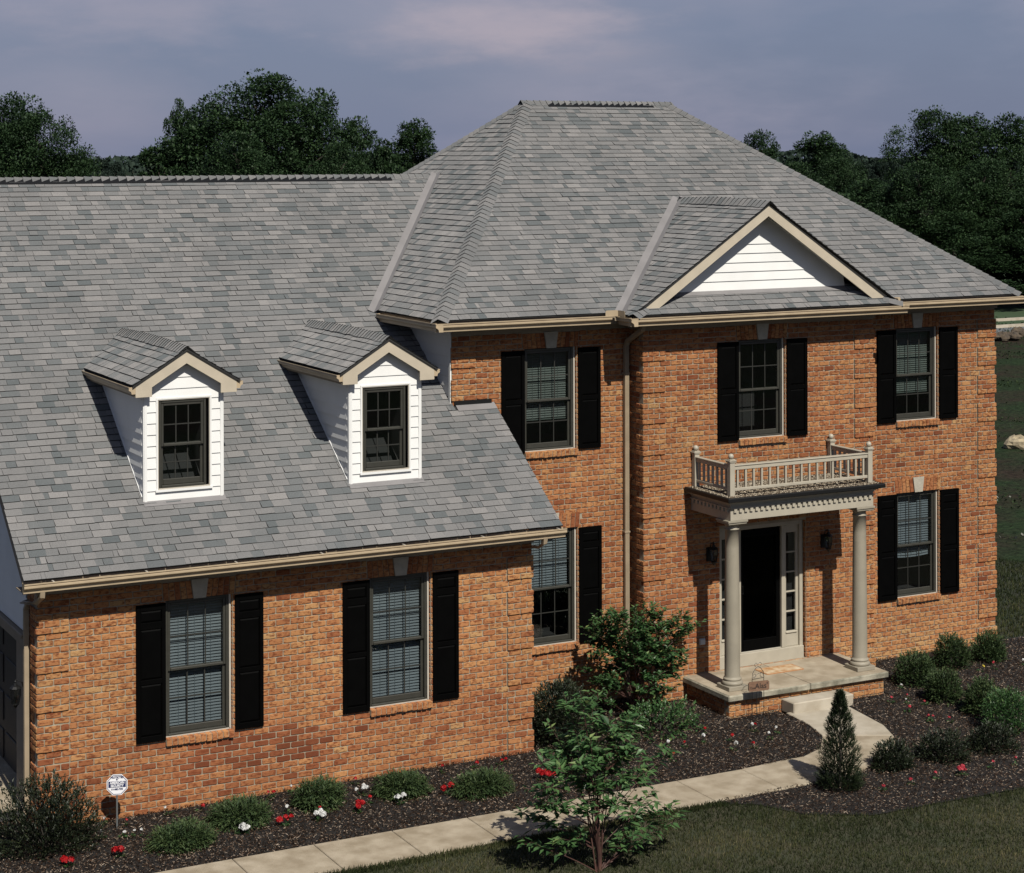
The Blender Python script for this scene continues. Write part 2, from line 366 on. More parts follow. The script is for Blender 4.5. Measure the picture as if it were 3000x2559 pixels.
def wall_panel(mb, P0, U, N, u0, u1, z0, z1, openings, rec=-.0115, depth=.14):
    us = sorted({u0, u1, *[min(max(o[k], u0), u1) for o in openings for k in (0, 1)]}); zs = sorted({z0, z1, *[min(max(o[k], z0), z1) for o in openings for k in (2, 3)]})
    Q = lambda u, z, d: P0+U*u+Vector((0, 0, z))+N*d
    for i in range(len(us)-1):
        for k in range(len(zs)-1):
            uc, zc = (us[i]+us[i+1])/2, (zs[k]+zs[k+1])/2
            if any(o[0] < uc < o[1] and o[2] < zc < o[3] for o in openings): continue
            for d, fl in ((rec, 1), (-depth, -1)):
                pts = [Q(us[i], zs[k], d), Q(us[i+1], zs[k], d), Q(us[i+1], zs[k+1], d), Q(us[i], zs[k+1], d)]
                mb.face(pts[::fl])
    for a, b, c, d_ in list(openings)+[(u0, u1, z0, z1)]:
        a, b, c, d_ = max(a, u0), min(b, u1), max(c, z0), min(d_, z1)
        for p, q in (((a, c), (b, c)), ((b, c), (b, d_)), ((b, d_), (a, d_)), ((a, d_), (a, c))):
            mb.face([Q(*p, rec), Q(*q, rec), Q(*q, -depth), Q(*p, -depth)])
XU, NY = Vector((1, 0, 0)), Vector((0, -1, 0))
LH = .236                                           # height of the splayed brick arches
# window openings: x0, x1, z0, z1, storey kind, blind
WIN_G = [(1.800, 2.718, .945, 2.738, 'full'), (4.697, 5.622, .945, 2.738, 'full')]
WIN_M = [(8.022, 8.935, 3.995, 5.575, 'part'), (8.030, 8.945, .995, 2.775, 'top')]
WIN_B = [(11.650, 12.560, 3.995, 5.575, None)]
WIN_R = [(15.145, 16.055, 3.995, 5.575, 'part'), (15.155, 16.070, .995, 2.775, 'sag')]
def opens(ws, course): return [(a, b, c-.105, d) for a, b, c, d, k in ws]
def lints(ws): return [((a+b)/2, d, d+LH, (b-a)/2+.035, (b-a)/2+.045) for a, b, c, d, k in ws]
DOOR_O = (11.285, 12.955, .36, 2.60)
GZ = 2.487-COURSEG*0; 
gw = MB(); wall_panel(gw, Vector((0, YG, 0)), XU, NY, XGL, XGR, -.25, 3.06, opens(WIN_G, COURSEG))
NX = Vector((-1, 0, 0)); YU = Vector((0, 1, 0))
wall_panel(gw, Vector((XGL, 0, 0)), YU, NX, YG+.02, 1.02, -.25, 3.06, [])
GWALL = gw.build('garage_wall', MORTAR, HOUSE, label='orange brick wall of the garage wing with two shuttered windows')
mw = MB(); wall_panel(mw, Vector((0, YM, 0)), XU, NY, XML, XMR, -.25, 5.90, opens(WIN_M+WIN_R, COURSE)+[(XBL+.15, XBR-.15, -.25, 5.9)])
MWALL = mw.build('main_wall', MORTAR, HOUSE)
bw = MB(); wall_panel(bw, Vector((0, YB, 0)), XU, NY, XBL, XBR, -.25, 5.90, opens(WIN_B, COURSE)+[DOOR_O])
wall_panel(bw, Vector((XBL, 0, 0)), YU, NX, YB+.02, YM+.01, -.25, 5.90, [])
wall_panel(bw, Vector((XBR, 0, 0)), YU, -NX, YB+.02, YM+.01, -.25, 5.90, [])
BWALL = bw.build('bay_wall', MORTAR, HOUSE)
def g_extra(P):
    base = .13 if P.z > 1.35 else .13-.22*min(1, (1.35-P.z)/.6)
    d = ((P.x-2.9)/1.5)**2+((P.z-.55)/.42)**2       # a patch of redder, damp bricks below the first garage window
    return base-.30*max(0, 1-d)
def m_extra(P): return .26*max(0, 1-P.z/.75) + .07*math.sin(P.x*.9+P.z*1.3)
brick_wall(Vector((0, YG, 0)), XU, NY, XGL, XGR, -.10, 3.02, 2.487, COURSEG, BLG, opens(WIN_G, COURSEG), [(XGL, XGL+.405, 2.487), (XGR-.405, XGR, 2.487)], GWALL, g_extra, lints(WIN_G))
brick_wall(Vector((XGL, 0, 0)), YU, NX, YG, 1.00, -.10, 3.02, 2.487, COURSEG, BLG, [], [(YG, YG+.3, 2.487)], GWALL)
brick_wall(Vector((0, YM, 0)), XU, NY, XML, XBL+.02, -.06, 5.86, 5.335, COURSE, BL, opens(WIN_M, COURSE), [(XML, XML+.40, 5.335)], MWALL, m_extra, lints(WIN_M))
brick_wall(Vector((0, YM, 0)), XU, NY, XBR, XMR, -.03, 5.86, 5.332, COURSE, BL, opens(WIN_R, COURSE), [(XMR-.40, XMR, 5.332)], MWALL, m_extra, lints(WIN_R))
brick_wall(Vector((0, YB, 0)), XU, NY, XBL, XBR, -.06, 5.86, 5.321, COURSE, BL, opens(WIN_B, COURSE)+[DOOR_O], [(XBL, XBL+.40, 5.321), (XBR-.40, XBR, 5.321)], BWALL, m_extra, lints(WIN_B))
brick_wall(Vector((XBL, 0, 0)), YU, NX, YB, YM, -.06, 5.86, 5.321, COURSE, BL, [], [(YB, YB+.2, 5.321)], BWALL)
# the brick plinth under the porch slab
PX0, PX1, PY0, PZ = 10.585, 13.615, .46, .35        # porch slab
pw = MB(); wall_panel(pw, Vector((0, PY0+.07, 0)), XU, NY, PX0+.05, PX1-.05, -.25, PZ-.10, []); wall_panel(pw, Vector((PX0+.05, 0, 0)), YU, NX, PY0+.09, YB-.02, -.25, PZ-.10, [])
PPL = pw.build('porch_plinth', MORTAR, HOUSE)
brick_wall(Vector((0, PY0+.07, 0)), XU, NY, PX0+.05, PX1-.05, -.08, PZ-.10, PZ-.10-4*COURSE, COURSE, BL, [(11.60, 12.74, -.2, .155)], [], PPL, lambda P: .22)
brick_wall(Vector((PX0+.05, 0, 0)), YU, NX, PY0+.07, YB-.02, -.08, PZ-.10, PZ-.10-4*COURSE, COURSE, BL, [], [], PPL)
# brick jambs on the right-hand side of every window and of the door
for ws, yy, cs, par, zr in ((WIN_G, YG, COURSEG, GWALL, 2.487), (WIN_M+WIN_R, YM, COURSE, MWALL, 5.335), (WIN_B, YB, COURSE, BWALL, 5.321)):
    for a, b, c, d, k in ws: brick_wall(Vector((b-.006, 0, 0)), YU, NX, yy+.012, yy+.092, c, d, zr, cs, .08, [], [], par)
brick_wall(Vector((DOOR_O[1]-.006, 0, 0)), YU, NX, YB+.012, YB+.092, .36, 2.60, 5.321, COURSE, .08, [], [], BWALL)
BRICKS.sort(key=lambda t: -t[0])
rest = MB()
for i, (sz, (P, U, N, L, H, tone, seed, par)) in enumerate(BRICKS):
    if i < 300:
        b = MB(); brick_shape(b, P, U, N, L, H, tone, seed); b.build('brick', BRICK, par)
    else: brick_shape(rest, P, U, N, L, H, tone, seed)
rest.build('brickwork', BRICK, HOUSE, kind='stuff', label='running bond brickwork with proud quoin blocks at the corners')
# ---------------------------------------------------------------- splayed arches with keystone, rowlock sills
def lintel(a, b, z, y):
    cx, hw = (a+b)/2, (b-a)/2+.03
    k = MB(); kt, kb = .118, .084
    k.prism([(cx-kb, z-.004), (cx+kb, z-.004), (cx+kt, z+LH+.012), (cx-kt, z+LH+.012)], y-.022, y+.03)
    key = k.build('keystone', STONE, HOUSE)
    n = 5
    for s in (-1, 1):
        for i in range(n):
            f0, f1 = i/n, (i+1)/n
            b0, b1 = kb+(hw-kb)*f0, kb+(hw-kb)*f1; t0, t1 = kt+(hw+.012-kt)*f0, kt+(hw+.012-kt)*f1
            tone = brick_tone(Vector((cx, y, z)))
            cuts = [0, 1] if (i % 2 == 0) else [0, rnd(.3, .7), 1]
            for q in range(len(cuts)-1):
                c0, c1 = cuts[q], cuts[q+1]; g = .0045
                xa0, xa1 = b0+(t0-b0)*c0+g, b0+(t0-b0)*c1+g; xb0, xb1 = b1+(t1-b1)*c0-g, b1+(t1-b1)*c1-g
                z0_, z1_ = z+LH*c0+(g if q else 0), z+LH*c1-(g if q < len(cuts)-2 else .004)
                m = MB(); ring = [(xa0, z0_), (xb0, z0_), (xb1, z1_), (xa1, z1_)]
                cxm, czm = sum(p[0] for p in ring)/4, (z0_+z1_)/2
                vs = []
                for dep, sc in ((.02, 1.0), (.003+rnd(-.001, .001), 1.0), (-.001+rnd(-.002, .002), .92)):
                    vs += [(cx+s*(cxm+(p[0]-cxm)*sc+rnd(-.001, .001)), y+dep, czm+(p[1]-czm)*(1-(1-sc)*.35)) for p in ring]
                fs = [(r*4+q_, r*4+(q_+1) % 4, (r+1)*4+(q_+1) % 4, (r+1)*4+q_) for r in (0, 1) for q_ in range(4)]+[(8, 9, 10, 11)]
                m.mesh(vs, fs, min(1, max(0, tone+rnd(-.08, .08)))); m.build('arch_brick', BRICK, key)
def sill(a, b, z, y):
    base = MB(); base.box((a-.006, y-.036, z-.088), (b+.006, y+.07, z-.012)); bs = base.build('window_sill', MORTAR, HOUSE)
    n = 12; w = (b-a+.012)/n
    for i in range(n):
        x0 = a-.006+i*w; dz, dy = rnd(-.004, .004), rnd(-.006, .006)
        m = MB(); m.bbox((x0+.0045, y-.05+dy, z-.100+dz+rnd(-.006, .003)), (x0+w-.0045, y+.06, z-.004+dz*.4), .008, brick_tone(Vector((x0, y, z)))*.7+.25); m.build('sill_brick', BRICK, bs)
# ---------------------------------------------------------------- double-hung windows
def window(a, b, z0, z1, y, blind, parent=HOUSE, cols=3, rec=.055, strips=True, name='window'):
    f = MB(); yo = y+rec; ft = .035
    f.bbox((a+.012, yo, z0), (a+.012+ft, yo+.09, z1)); f.bbox((b-.04-ft, yo, z0), (b-.04, yo+.09, z1)); f.bbox((a+.012+ft, yo, z1-ft-.012), (b-.04-ft, yo+.09, z1-.012)); f.bbox((a+.012+ft, yo-.008, z0), (b-.04-ft, yo+.09, z0+ft))
    win = f.build(name, FRAME, parent)
    if strips:
        st = MB(); st.box((b-.036, yo-.012, z0), (b-.022, yo+.06, z1)); st.box((b-.018, yo-.004, z0), (b-.008, yo+.06, z1)); st.box((a, yo-.012, z0-.006), (b-.01, yo-.001, z0+.010)); st.box((a, yo-.004, z0), (a+.010, yo+.06, z1)); st.build('frame_strip', STRIP, win)
    ia, ib, zm = a+.012+ft, b-.04-ft, z0+(z1-z0)*.485
    for up in (1, 0):
        s = MB(); ys = yo+(.012 if up else .046); rw, brl = .036, (.036 if up else .075)
        lo, hi = (zm-.018, z1-ft-.012) if up else (z0+ft, zm+.022)
        s.bbox((ia, ys, lo), (ia+rw, ys+.032, hi)); s.bbox((ib-rw, ys, lo), (ib, ys+.032, hi)); s.bbox((ia+rw, ys, hi-rw), (ib-rw, ys+.032, hi)); s.bbox((ia+rw, ys-(.006 if up else 0), lo), (ib-rw, ys+.032, lo+brl))
        s.build('sash', FRAME, win)
        ga, gb, gl, gh = ia+rw, ib-rw, lo+brl, hi-rw
        mm = MB(); t = .0075
        for i in range(1, cols): x = ga+(gb-ga)*i/cols; mm.box((x-t, ys+.011, gl), (x+t, ys+.021, gh))
        zc = (gl+gh)/2; mm.box((ga, ys+.0112, zc-t), (gb, ys+.0208, zc+t)); mm.build('muntin', MUNTIN, win)
        for i in range(cols):
            for k in range(2):
                xa, xb = ga+(gb-ga)*i/cols, ga+(gb-ga)*(i+1)/cols; za, zb = (gl, zc) if k == 0 else (zc, gh)
                p = MB(); e = .006; p.box((xa+e, ys+.014, za+e), (xb-e, ys+.0175, zb-e)); p.build('pane', GLASS, win)
    if blind:
        bl = MB(); yb = yo+.125; pitch = .040 if blind != 'part' else .036
        low = {'full': z0+.05, 'part': z0+(z1-z0)*.30, 'top': zm-.01, 'sag': z0+(z1-z0)*.375}[blind]
        z = z1-.07
        while z > low:
            sg = .0
            if blind == 'sag' and z < low+.06: sg = -.02
            xa, xb = ia+.012, ib-.012
            tl = .0155
            pts = 6 if sg else 1
            for i in range(pts):
                f0, f1 = i/pts, (i+1)/pts
                c0, c1 = sg*math.sin(math.pi*f0), sg*math.sin(math.pi*f1)
                x0_, x1_ = xa+(xb-xa)*f0, xa+(xb-xa)*f1
                bl.mesh([(x0_, yb-.012, z-tl+c0), (x1_, yb-.012, z-tl+c1), (x1_, yb+.012, z+tl+c1), (x0_, yb+.012, z+tl+c0), (x0_, yb, z+.004+c0), (x1_, yb, z+.004+c1)], [(0, 1, 5, 4), (4, 5, 2, 3)])
            z -= pitch
        bl.box((ia+.012, yb-.012, low-.02), (ib-.012, yb+.012, low-.004)) if blind != 'sag' else None
        for fx in (.22, .5, .78): x = ia+(ib-ia)*fx; bl.box((x-.0025, yb-.0135, low), (x+.0025, yb-.0125, z1-.06))
        bl.build('blind', BLINDW if blind == 'part' else BLIND, win, kind='stuff')
    rm = MB(); y1, y2 = yo+.092, yo+.75
    A, B, C, D = (a-.0, z0-.0), (b, z0), (b, z1), (a, z1)
    for p, q in ((A, B), (B, C), (C, D), (D, A)): rm.face([(p[0], y1, p[1]), (q[0], y1, q[1]), (q[0], y2, q[1]), (p[0], y2, p[1])])
    rm.face([(a, y2, z0), (b, y2, z0), (b, y2, z1), (a, y2, z1)]); rm.build('room_shade_backing', ROOM, win)
    return win
def shutter(x0, z0, z1, y, kind):
    w = .394; H = z1-z0; bars = [(.045, .13), (.18, .545), (.58, .955)] if kind == 'tall' else [(.043, .475), (.52, .955)]
    f = MB(); st = .052; ya, yb = y-.040, y-.006
    f.bbox((x0, ya, z0), (x0+st, yb, z1), .003); f.bbox((x0+w-st, ya, z0), (x0+w, yb, z1), .003)
    edges = [0.0]+[v for bb in bars for v in bb]+[1.0]
    for i in range(0, len(edges), 2): f.bbox((x0+st, ya+.001, z1-H*edges[i+1]), (x0+w-st, yb, z1-H*edges[i]), .003)
    o = f.build('shutter', BLACK, HOUSE)
    for t, b in bars:
        p = MB(); za, zb = z1-H*b+.004, z1-H*t-.004; xa, xb = x0+st+.004, x0+w-st-.004; g = .022
        p.mesh([(xa, ya+.016, za), (xb, ya+.016, za), (xb, ya+.016, zb), (xa, ya+.016, zb), (xa+g, ya+.004, za+g), (xb-g, ya+.004, za+g), (xb-g, ya+.004, zb-g), (xa+g, ya+.004, zb-g)],
               [(0, 1, 5, 4), (1, 2, 6, 5), (2, 3, 7, 6), (3, 0, 4, 7), (4, 5, 6, 7)]); p.build('panel', BLACK, o)
for ws, yy in ((WIN_G, YG), (WIN_M+WIN_R, YM), (WIN_B, YB)):
    for a, b, c, d, k in ws: window(a, b, c, d, yy, k); sill(a, b, c, yy); lintel(a, b, d, yy)
for x in (1.395, 2.743, 4.288, 5.645): shutter(x, .932, 2.722, YG, 'tall')
for x in (7.612, 8.950, 14.734, 16.068): shutter(x, 3.985, 5.556, YM, 'short')
for x in (11.239, 12.573): shutter(x, 3.985, 5.556, YB, 'short')
for x in (7.620, 8.960, 14.745, 16.083): shutter(x, .985, 2.766, YM, 'tall')
# ---------------------------------------------------------------- roofs
TABS = []
def norm(v): return v.normalized()
def shingle_plane(O, U, V, polys, exp=.125, parent=None, holes=()):
    """courses of tabs over convex polygons given in (u, v); V runs up the slope"""
    N = norm(U.cross(V))
    if N.z < 0: N = -N
    for poly in polys:
        vmin, vmax = min(p[1] for p in poly), max(p[1] for p in poly); umin, umax = min(p[0] for p in poly), max(p[0] for p in poly)
        k = math.floor(vmin/exp+.001)
        while k*exp < vmax-.005:
            v0, v1 = k*exp, (k+1)*exp
            RR = random.Random(hash((round(O.x, 2), round(O.y, 2), round(U.x, 2), k)) & 0xffff)
            u = math.floor(umin)-RR.uniform(0, 1.0); wav = RR.uniform(0, 6)
            while u < umax:
                c = RR.random(); w = RR.uniform(.19, .27) if c < .50 else (RR.uniform(.10, .17) if c < .88 else RR.uniform(.05, .08))
                c = RR.random()
                tone = RR.gauss(.66, .09) if c < .56 else (RR.gauss(.48, .09) if c < .80 else (RR.gauss(.22, .06) if c < .93 else RR.gauss(.90, .06)))
                lift = RR.choice((0, 0, .003, .005)); jv = .0035*math.sin(u*2.1+wav)+RR.uniform(-.002, .002)
                if u+w > umin:
                    sk = RR.uniform(-.006, .006)
                    q = convex_clip([(u+.0015+sk, v0+jv), (u+w-.0015+sk, v0+jv+RR.uniform(-.002, .002)), (u+w-.0015, v1+.012), (u+.0015, v1+.012)], poly)
                    if len(q) >= 3 and area2(q) > .0008:
                        c3 = O+U*q[0][0]+V*q[0][1]; d = c3-CAM
                        if holes and any(hx0 < min(p[0] for p in q) and max(p[0] for p in q) < hx1 and hv0 < v0 < hv1 for hx0, hx1, hv0, hv1 in holes): u += w; continue
                        TABS.append((area2(q)*max(0, -N.dot(d.normalized()))/d.length_squared, (O, U, V, N, q, v0, exp, min(1, max(.09, tone)), lift, parent)))
                u += w
            k += 1
def tab_shape(mb, O, U, V, N, q, v0, exp, tone, lift, parent):
    n = len(q); h = lambda v: .0128+lift-(.0108+lift*.9)*min(1, max(0, (v-v0)/exp))
    top = [O+U*a+V*b+N*h(b) for a, b in q]; bot = [O+U*a+V*b-N*.003 for a, b in q]
    ar = sum(q[i][0]*q[(i+1) % n][1]-q[(i+1) % n][0]*q[i][1] for i in range(n))
    fs = [tuple(range(n))]+[(k, k+n, (k+1) % n+n, (k+1) % n) for k in range(n)]
    mb.mesh(top+bot, fs, [tone]+[.0]*n)
def plane_uv(O, U, V): return lambda P: ((P-O).dot(U), (P-O).dot(V))
def deck(mb, pts, N, off=-.006):
    mb.face([p+N*off for p in pts])
dk = MB()
# garage wing roof: z = GZ0 + GM*(y - E_G)
GM, GZ0 = .7084, 3.276
gz = lambda y: GZ0+GM*(y-E_G)
G_RIDGE_Y = 6.98; RX0, RX1 = -.155, 7.492
VBOT, VTOP = Vector((6.30, 3.985, gz(3.985))), Vector((8.79, G_RIDGE_Y, gz(G_RIDGE_Y)))
gO, gU, gV = Vector((0, E_G, GZ0)), XU, norm(Vector((0, 1, GM)))
g2 = plane_uv(gO, gU, gV); vy = lambda y: (y-E_G)*math.sqrt(1+GM*GM)
vfl = vy(YM-.07)
k = math.floor(vfl/.125); vfl = k*.125
vA = vy(4.55); vA = math.floor(vA/.125)*.125; vR = vy(G_RIDGE_Y)
xv = lambda v: VBOT.x+(VTOP.x-VBOT.x)*((v/math.sqrt(1+GM*GM)+E_G)-VBOT.y)/(VTOP.y-VBOT.y)
GROOF = MB(); 
GROOF.face([Vector((RX0+.01, E_G+.02, gz(E_G+.02)-.008)), Vector((RX1-.01, E_G+.02, gz(E_G+.02)-.008)), Vector((RX1-.01, YM+.1, gz(YM+.1)-.008)), Vector((RX0+.01, YM+.1, gz(YM+.1)-.008))])
GROOF.face([Vector((RX0+.01, YM+.1, gz(YM+.1)-.008)), Vector((6.80, YM+.1, gz(YM+.1)-.008)), Vector((8.9, G_RIDGE_Y, gz(G_RIDGE_Y)-.008)), Vector((RX0+.01, G_RIDGE_Y, gz(G_RIDGE_Y)-.008))])
GROOF.face([Vector((RX0+.01, G_RIDGE_Y, gz(G_RIDGE_Y)-.008)), Vector((9.2, G_RIDGE_Y, gz(G_RIDGE_Y)-.008)), Vector((9.2, 13.9, GZ0)), Vector((RX0+.01, 13.9, GZ0))])
groof = GROOF.build('garage_roof', DECK, HOUSE)
shingle_plane(gO, gU, gV, [[(RX0, 0), (RX1, 0), (RX1, vfl), (RX0, vfl)], [(RX0, vfl), (6.80, vfl), (6.80, vA), (RX0, vA)], [(RX0, vA), (xv(vA)+.02 if xv(vA) < 6.8 else 6.80, vA), (xv(vR)+.02, vR), (RX0, vR)]], parent=groof, holes=[(c_-.545, c_+.545, vy(1.03), vy(2.9)) for c_ in (2.222, 5.169)])
# main hip roof
RL, RR_ = Vector((10.355, 6.53, 9.480)), Vector((13.290, 6.53, 9.480))
CL, CRt = Vector((6.350, E_M, 6.105)), Vector((17.500, E_M, 6.105)); CLb, CRb = Vector((6.350, 11.32, 6.105)), Vector((17.500, 11.32, 6.105))
MF = (RL.z-CL.z)/(RL.y-CL.y); ML = (RL.z-CL.z)/(RL.x-CL.x)
mO, mU, mV = Vector((0, E_M, 6.105)), XU, norm(Vector((0, 1, MF))); m2 = plane_uv(mO, mU, mV)
lO, lU, lV = Vector((6.350, 0, 6.105)), YU, norm(Vector((1, 0, ML))); l2 = plane_uv(lO, lU, lV)
MROOF = MB()
for pts in ([CL, CRt, RR_, RL], [CL, RL, CLb], [CRt, CRb, RR_], [RL, RR_, CRb, CLb]): MROOF.face([p-Vector((0, 0, .010)) for p in pts])
mroof = MROOF.build('main_roof', DECK, HOUSE)
# bay gable in front of it
BX, BPK, BS = 12.02, 7.765, .655                     # ridge x, ridge z, slope
BYF = 1.40                                           # front edge of the gable roof
BEX0, BEX1 = 9.440, 14.600
bz = lambda x: BPK-BS*abs(x-BX)
mz = lambda y: 6.105+MF*(y-E_M)
ybk = lambda z: E_M+(z-6.105)/MF
VL0, VL1 = Vector((BEX0, ybk(bz(BEX0)), bz(BEX0))), Vector((BX, ybk(BPK), BPK)); VR0 = Vector((BEX1, ybk(bz(BEX1)), bz(BEX1)))
# main front: split round the bay valley triangle (left piece, right piece, top piece)
vtop = m2(VL1); vl, vr = m2(VL0), m2(VR0)
vs_ = math.ceil(vtop[1]/.125)*.125
hx = lambda P, Q, v: m2(P)[0]+(m2(Q)[0]-m2(P)[0])*v/m2(Q)[1]
uL, uR = lambda v: hx(CL, RL, v), lambda v: hx(CRt, RR_, v)
gl = lambda v: vl[0]+(vtop[0]-vl[0])*(v-vl[1])/(vtop[1]-vl[1]); gr = lambda v: vr[0]+(vtop[0]-vr[0])*(v-vr[1])/(vtop[1]-vr[1])
shingle_plane(mO, mU, mV, [[(uL(0), 0), (gl(0)-.02, 0), (gl(vs_)+.02, vs_), (uL(vs_), vs_)], [(gr(0)+.02, 0), (uR(0), 0), (uR(vs_), vs_), (gr(vs_)-.02, vs_)], [(uL(vs_), vs_), (uR(vs_), vs_), m2(RR_), m2(RL)]], parent=mroof)
# main left slope: only what stands clear of the garage roof
gy = lambda z: E_G+(z-GZ0)/GM
yv = gy(6.105); zt = gz(G_RIDGE_Y); xt = 6.35+(zt-6.105)/ML
shingle_plane(lO, lU, lV, [[l2(CL), l2(Vector((6.35, yv, 6.105))), l2(Vector((xt, G_RIDGE_Y, zt))), l2(RL)], [l2(RL), l2(Vector((xt, G_RIDGE_Y, zt))), l2(Vector((xt-.9, 9.6, zt-.9*ML)))]], parent=mroof)
# bay gable slopes
ca = math.sqrt(1+BS*BS)
bO1, bU1, bV1 = Vector((BEX0, 0, bz(BEX0))), YU, norm(Vector((1, 0, BS))); b21 = plane_uv(bO1, bU1, bV1)
bO2, bU2, bV2 = Vector((BEX1, 0, bz(BEX1))), YU, norm(Vector((-1, 0, BS))); b22 = plane_uv(bO2, bU2, bV2)
BR = MB(); 
BPF = Vector((BX, BYF, BPK)); BL0, BR0 = Vector((BEX0, BYF-.03, bz(BEX0))), Vector((BEX1, BYF-.03, bz(BEX1)))
for pts in ([BL0, BPF, VL1, VL0], [BR0, VR0, VL1, BPF]): BR.face([p-Vector((0, 0, .010)) for p in pts])
# pent strip below the gable
PS = MF; pz = lambda y: 6.085+PS*(y-E_B)
BR.face([Vector((BEX0+.02, E_B, pz(E_B)-.01)), Vector((BEX1-.02, E_B, pz(E_B)-.01)), Vector((14.0, 1.80, pz(1.80)-.01)), Vector((10.1, 1.80, pz(1.80)-.01))])
broof = BR.build('bay_roof', DECK, HOUSE)
shingle_plane(bO1, bU1, bV1, [[b21(BL0), b21(VL0), b21(VL1), b21(BPF)]], parent=broof)
shingle_plane(bO2, bU2, bV2, [[b22(BR0), b22(VR0), b22(VL1), b22(BPF)]], parent=broof)
pO, pV = Vector((0, E_B, pz(E_B))), norm(Vector((0, 1, PS))); p2 = plane_uv(pO, XU, pV)
FXL, FXR = 9.665, 14.375
shingle_plane(pO, XU, pV, [[p2(Vector((BEX0+.0, E_B, pz(E_B)))), p2(Vector((BEX1-.0, E_B, pz(E_B)))), p2(Vector((FXR+.03, 1.46, pz(1.46)))), p2(Vector((13.80, 1.78, pz(1.78)))), p2(Vector((10.24, 1.78, pz(1.78)))), p2(Vector((FXL-.03, 1.46, pz(1.46))))]], parent=broof)
# ---------------------------------------------------------------- valley flashing strips, hip and ridge caps
def strip(pts, w, N1, N2, name, parent, lift=.030):
    """folded metal lying in a valley between two slopes"""
    A, B = pts; d = norm(B-A); mb = MB()
    e1, e2 = norm(N1.cross(d)), norm(N2.cross(d))
    if e1.z < 0: e1 = -e1
    if e2.z < 0: e2 = -e2
    n = 10
    for i in range(n):
        a, b = A+(B-A)*(i/n), A+(B-A)*((i+1)/n); up = Vector((0, 0, lift))
        o = rnd(-.004, .004)
        mb.face([a+up+e1*(w+o), b+up+e1*(w+o), b+up*.8, a+up*.8]); mb.face([a+up*.8, b+up*.8, b+up+e2*(w*.95), a+up+e2*(w*.95)])
    mb.build(name, FLASH, parent)
nG = norm(Vector((0, -GM, 1))); nM = norm(Vector((0, -MF, 1))); nL = norm(Vector((-ML, 0, 1))); nB1 = norm(Vector((-BS, 0, 1))); nB2 = norm(Vector((BS, 0, 1)))
vb_ = Vector((6.35, yv, 6.105)); vt_ = Vector((xt, G_RIDGE_Y, zt))
strip((vb_-(vt_-vb_).normalized()*.10, vt_), .100, nG, nL, 'valley_flashing', HOUSE)
strip((VL0-(VL1-VL0).normalized()*.02, VL1), .105, nM, nB1, 'valley_flashing', HOUSE)
strip((VR0, VL1), .105, nM, nB2, 'valley_flashing', HOUSE)
CAPS = []
def caps(A, B, N1, N2, parent, exp=.125, w=.135, bow=.0, flip=False, lift=.012, wide=True):
    d = (B-A); L = d.length; d = d/L
    e1, e2 = norm(N1.cross(d)), norm(N2.cross(d))
    if e1.z > 0: e1 = -e1
    if e2.z > 0: e2 = -e2
    up = norm(N1+N2); n = int(L/exp)+1
    for i in range(n):
        s0, s1 = i*exp, min(L+.03, i*exp+exp+.035); a, b = A+d*s0, A+d*s1
        h0 = lift+.017+bow*math.sin(math.pi*min(1, s0/L)); h1 = lift+.004+bow*math.sin(math.pi*min(1, s1/L))
        ww = w*rnd(.93, 1.07); o1 = rnd(-.006, .006)
        prof = [(e1*ww+N1*.0, .45), (e1*ww*.35, .92), (Vector((0, 0, 0)), 1.0), (e2*ww*.35, .92), (e2*ww, .45)]
        v0 = [a+p+up*(h0*hh+.004)+d*o1 for p, hh in prof]; v1 = [b+p+up*(h1*hh) for p, hh in prof]; vb = [p-up*.022 for p in v0]
        m = MB(); tone = min(1, max(.09, random.gauss(.52, .12)))
        fs = [(k, k+1, k+6, k+5) for k in range(4)]+[(10+k, 11+k, k+1, k) for k in range(4)]
        m.mesh(v0+v1+vb, fs, [tone]*4+[.0]*4); CAPS.append(m); m.build('cap_shingle', SHINGLE, parent)
caps(CL+Vector((.0, .0, 0)), RL, nM, nL, mroof, bow=0, w=.15, lift=.016)
nR = norm(Vector(((RR_.z-CRt.z)/(CRt.x-RR_.x), 0, 1)))
caps(CRt, RR_, nM, nR, mroof, w=.14, lift=.016)
caps(CLb+(RL-CLb)*.28, RL, norm(Vector((0, MF, 1))), nL, mroof, w=.14, lift=.016)
caps(RL-Vector((.10, 0, 0)), RR_+Vector((.10, 0, 0)), nM, norm(Vector((0, MF, 1))), mroof, w=.15, lift=.012)
caps(Vector((RX0, G_RIDGE_Y, gz(G_RIDGE_Y))), Vector((8.88, G_RIDGE_Y, gz(G_RIDGE_Y))), nG, norm(Vector((0, GM, 1))), groof, exp=.14, w=.15, lift=.012)
caps(Vector((BX, BYF-.005, BPK)), Vector((BX, VL1.y+.06, BPK)), nB1, nB2, broof, w=.15, lift=.020, bow=.035)
rv = MB()
for xa, xb, yy, zz in ((10.75, 12.95, RL.y, RL.z), (RX0+.2, 7.9, G_RIDGE_Y, gz(G_RIDGE_Y))): rv.prism([(yy-.138, zz-.076), (yy-.138, zz-.090), (yy+.138, zz-.090), (yy+.138, zz-.076), (yy, zz+.018)], xa, xb, ax='x')
rv.build('ridge_vent', TAR, HOUSE)
for A, B in ((Vector((BEX0, E_B, pz(E_B))), Vector((FXL+.05, 1.46, pz(1.46)+.005))), (Vector((BEX1, E_B, pz(E_B))), Vector((FXR-.05, 1.46, pz(1.46)+.005)))):
    caps(A, B, norm(Vector((0, -PS, 1))), nB1 if A.x < BX else nB2, broof, w=.13, lift=.012)
